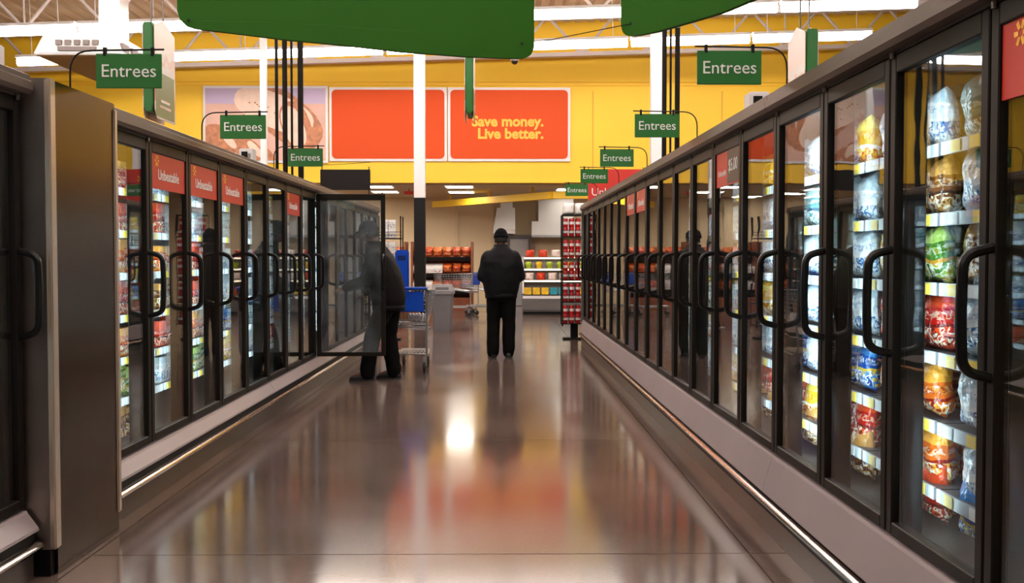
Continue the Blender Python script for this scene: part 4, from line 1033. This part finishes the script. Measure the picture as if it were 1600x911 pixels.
def person(label, loc, rz, J, torso, cap_on, mj, lean_c):
    t = thing('person', label, 'person', loc, rz)
    b = MB()
    M3, P = head(b, J['head'], J.get('hyaw', 0), J.get('hpitch', 0))
    b.cap(J['neck'], .058, Vector(J['head'])-Vector((0, .02, .07)), .054)
    sc = [(x, y, z, hx*.82, hy*.80) for x, y, z, hx, hy in torso]
    b.loft(sc[:-1])
    for s_ in 'LR':
        sh, el, wr = J['sh'+s_], J['el'+s_], J['wr'+s_]
        b.cap(sh, .055, el, .042); b.cap(el, .042, wr, .030)
        hd = Vector(wr)-Vector(el); hand(b, wr, J.get('hd'+s_, hd), J.get('hup'+s_, (0, 0, 1)), J.get('hs'+s_, 1 if s_ == 'L' else -1), J.get('curl', .6))
        hp, kn, an, to = J['hp'+s_], J['kn'+s_], J['an'+s_], J['to'+s_]
        b.cap(hp, .085, kn, .055); b.cap(kn, .055, an, .038); b.cap(an, .036, to, .028)
    inst('body', remesh(b, 'body', m_skin, .0075, 2), t)
    # jacket
    j = MB(); j.loft(torso)
    for s_ in 'LR':
        sh, el, wr = Vector(J['sh'+s_]), Vector(J['el'+s_]), Vector(J['wr'+s_])
        j.cap(sh, .098, el, .078); j.cap(el, .078, wr-(wr-el).normalized()*.02, .056)
        j.cap(wr-(wr-el).normalized()*.03, .056, wr-(wr-el).normalized()*.015, .052)
    top = torso[-1]; 
    jk = inst('jacket', remesh(j, 'jacket', mj, .013, 8, .007, 5.0), t)
    MB().loft([(top[0], top[1], top[2]-.05, top[3]+.012, top[4]+.012), (top[0], top[1]+.0, top[2]-.0, top[3]+.012, top[4]+.010), (top[0], top[1]+.01, top[2]+.022, top[3]+.0, top[4]+.0),
               (top[0], top[1]+.01, top[2]+.020, top[3]-.012, top[4]-.012), (top[0], top[1], top[2]-.05, top[3]-.008, top[4]-.008)]).build('collar', mj, jk, smooth='all')
    hem = torso[0]
    MB().loft([(hem[0], hem[1], hem[2]-.01, hem[3]-.008, hem[4]-.008), (hem[0], hem[1], hem[2]-.012, hem[3]+.004, hem[4]+.004), (hem[0], hem[1], hem[2]+.05, hem[3]+.010, hem[4]+.010), (hem[0], hem[1], hem[2]+.055, hem[3]-.01, hem[4]-.01)]).build('hem_band', mj, jk, smooth='all')
    # trousers
    q = MB()
    hx = (Vector(J['hpL'])+Vector(J['hpR']))/2
    q.loft([(hx.x, hx.y, hx.z-.12, .165, .12), (hx.x, hx.y, hx.z, .185, .145), (hx.x, hx.y, hx.z+.10, .18, .14)])
    for s_ in 'LR':
        hp, kn, an = Vector(J['hp'+s_]), Vector(J['kn'+s_]), Vector(J['an'+s_])
        q.cap(hp-Vector((0, 0, .02)), .115, kn, .094); q.cap(kn, .094, an+Vector((0, 0, .03)), .088)
        q.cap(an+Vector((0, 0, .03)), .088, an-Vector((0, 0, .01)), .084)
    inst('trousers', remesh(q, 'trousers', m_trouser, .012, 5, .006, 6), t)
    for s_ in 'LR':
        an, to = Vector(J['an'+s_]), Vector(J['to'+s_]); f_ = (to-an); f_.z = 0; f_.normalize()
        m = MB(); base = Vector((an.x, an.y, 0))
        sec = [(-.075, .036, .075), (-.05, .042, .095), (0, .044, .10), (.06, .046, .085), (.12, .050, .062), (.17, .046, .052), (.20, .030, .040)]
        vs = []; la = Vector((-f_.y, f_.x, 0))
        for d_, w_, h_ in sec:
            for k in range(12):
                a_ = 2*math.pi*k/12; zz = h_/2+h_/2*math.sin(a_)
                vs.append(base+f_*d_+la*w_*math.cos(a_)*(1.0 if zz < h_*.6 else .85)+Vector((0, 0, max(.002, zz))))
        n_ = len(sec); fs = [(i*12+k, i*12+(k+1) % 12, (i+1)*12+(k+1) % 12, (i+1)*12+k) for i in range(n_-1) for k in range(12)]+[tuple(range(11, -1, -1)), tuple((n_-1)*12+k for k in range(12))]
        m.add(vs, fs); sh_ = m.build('shoe', m_shoe, t, smooth='all')
        ms = MB(); vs = []
        for d_, w_, h_ in sec:
            for zz, ww in ((0, 1.05), (.02, 1.08)):
                for sg in (-1, 1): vs.append(base+f_*d_*1.02+la*w_*ww*sg+Vector((0, 0, zz)))
        fs = []
        for i in range(n_-1): o4 = 4*i; fs += [(o4, o4+4, o4+5, o4+1), (o4+2, o4+3, o4+7, o4+6), (o4, o4+2, o4+6, o4+4), (o4+1, o4+5, o4+7, o4+3)]
        fs += [(0, 1, 3, 2), (4*n_-4, 4*n_-2, 4*n_-1, 4*n_-3)]
        ms.add(vs, fs).build('sole', m_rubber, sh_)
    # cap or hat, hair
    cm = MB(); prof = []
    for i in range(9):
        q_ = R(90*i/8); prof.append((math.cos(q_), math.sin(q_)))
    vs = []; seg = 20
    for r_, z_ in [(1.0, -.30), (1.06, -.28), (1.07, 0.0), (1.02, .03)] + [(p_[0]*1.0+.001, .03+p_[1]*1.03) for p_ in prof[1:]]:
        for k in range(seg):
            a_ = 2*math.pi*k/seg; vs.append(P(r_*.094*math.cos(a_), -.008+r_*.114*math.sin(a_), .018+z_*.105))
    nr = len(vs)//seg; fs = [(i*seg+k, i*seg+(k+1) % seg, (i+1)*seg+(k+1) % seg, (i+1)*seg+k) for i in range(nr-1) for k in range(seg)]+[tuple(range(seg-1, -1, -1)), tuple((nr-1)*seg+k for k in range(seg))]
    cp_ = cm.add(vs, fs).build('knit_cap' if cap_on == 'knit' else 'cap', m_cap, t, smooth='all')
    if cap_on == 'peak':
        pk_ = MB(); pl = []
        for k in range(9):
            a_ = R(20+140*k/8); pl.append((.085*math.cos(a_), .055+.105*math.sin(a_)))
        pk_.prism(pl, lambda a_, b_, q: tuple(P(a_, b_+.0, .020+.008*q-.25*max(0, b_-.1)))); pk_.build('visor', m_cap, cp_)
    hm = MB(); vs = []
    for r_, z_ in [(.95, -.075), (1.03, -.07), (1.05, -.02), (1.03, .015)]:
        for k in range(13):
            a_ = R(170+200*k/12); vs.append(P(r_*.087*math.cos(a_), -.002+r_*.108*math.sin(a_), z_))
        for k in range(12, -1, -1):
            a_ = R(170+200*k/12); vs.append(P(r_*.087*.93*math.cos(a_), -.002+r_*.108*.93*math.sin(a_), z_))
    n26 = 26; fs = [(i*n26+k, i*n26+(k+1) % n26, (i+1)*n26+(k+1) % n26, (i+1)*n26+k) for i in range(3) for k in range(n26)]+[tuple(range(25, -1, -1)), tuple(3*n26+k for k in range(n26))]
    hm.add(vs, fs).build('hair', m_hair, t, smooth='all')
    for s_ in (-1, 1):
        e_ = MB().ball(P(s_*.032, .091, .012), .010, .010, .009, 10, 7, M3).build('eye', mat('eye_white', (.7, .66, .62), .2), t, smooth='all')
        MB().ball(P(s_*.032, .0995, .012), .0045, .0025, .0045, 8, 6, M3).build('iris', m_black, e_)
    return t
# standing man, seen from behind, forearms in front of him
J1 = dict(head=(.0, .045, 1.665), neck=(0, .0, 1.50), hpitch=R(-8),
          shL=(-.175, -.01, 1.395), elL=(-.262, -.02, 1.13), wrL=(-.13, .22, 1.08), shR=(.175, -.01, 1.395), elR=(.262, -.02, 1.13), wrR=(.12, .22, 1.06),
          hpL=(-.095, 0, .90), knL=(-.105, .03, .50), anL=(-.115, -.02, .09), toL=(-.13, .14, .045), hpR=(.095, 0, .90), knR=(.11, .03, .50), anR=(.105, .04, .09), toR=(.125, .20, .045))
T1 = [(0, 0, .84, .215, .165), (0, 0, .92, .235, .18), (0, 0, 1.05, .26, .195), (0, -.01, 1.20, .27, .19), (0, -.02, 1.33, .265, .175), (0, -.02, 1.41, .235, .155), (0, -.015, 1.46, .19, .135), (0, -.01, 1.505, .14, .115), (0, .005, 1.55, .092, .092)]
person('man seen from behind in black jacket, trousers and cap, standing in the aisle', (.0, 14.55, 0), R(3), J1, T1, 'knit', m_jacket, 0)
# shopper leaning into the freezer, facing left
J2 = dict(head=(.0, .235, 1.685), neck=(0, .15, 1.51), hpitch=R(-14),
          shL=(-.165, .12, 1.395), elL=(-.21, .22, 1.12), wrL=(-.17, .46, 1.05), shR=(.165, .12, 1.395), elR=(.22, .12, 1.12), wrR=(.19, .33, .98),
          hpL=(-.10, -.0, .90), knL=(-.11, .16, .52), anL=(-.11, .22, .09), toL=(-.13, .38, .045), hpR=(.10, -.01, .90), knR=(.11, .03, .50), anR=(.11, -.03, .09), toR=(.12, .13, .045))
T2 = [(0, .0, .80, .20, .175), (0, .0, .90, .22, .19), (0, .02, 1.05, .23, .20), (0, .05, 1.20, .235, .195), (0, .09, 1.33, .235, .18), (0, .115, 1.41, .215, .16), (0, .13, 1.47, .17, .135), (0, .145, 1.515, .12, .11), (0, .155, 1.555, .09, .09)]
person('shopper in charcoal jacket leaning towards the freezer behind the open glass door', (-1.275, 11.98, 0), R(82), J2, T2, 'peak', m_jacket2, 0)
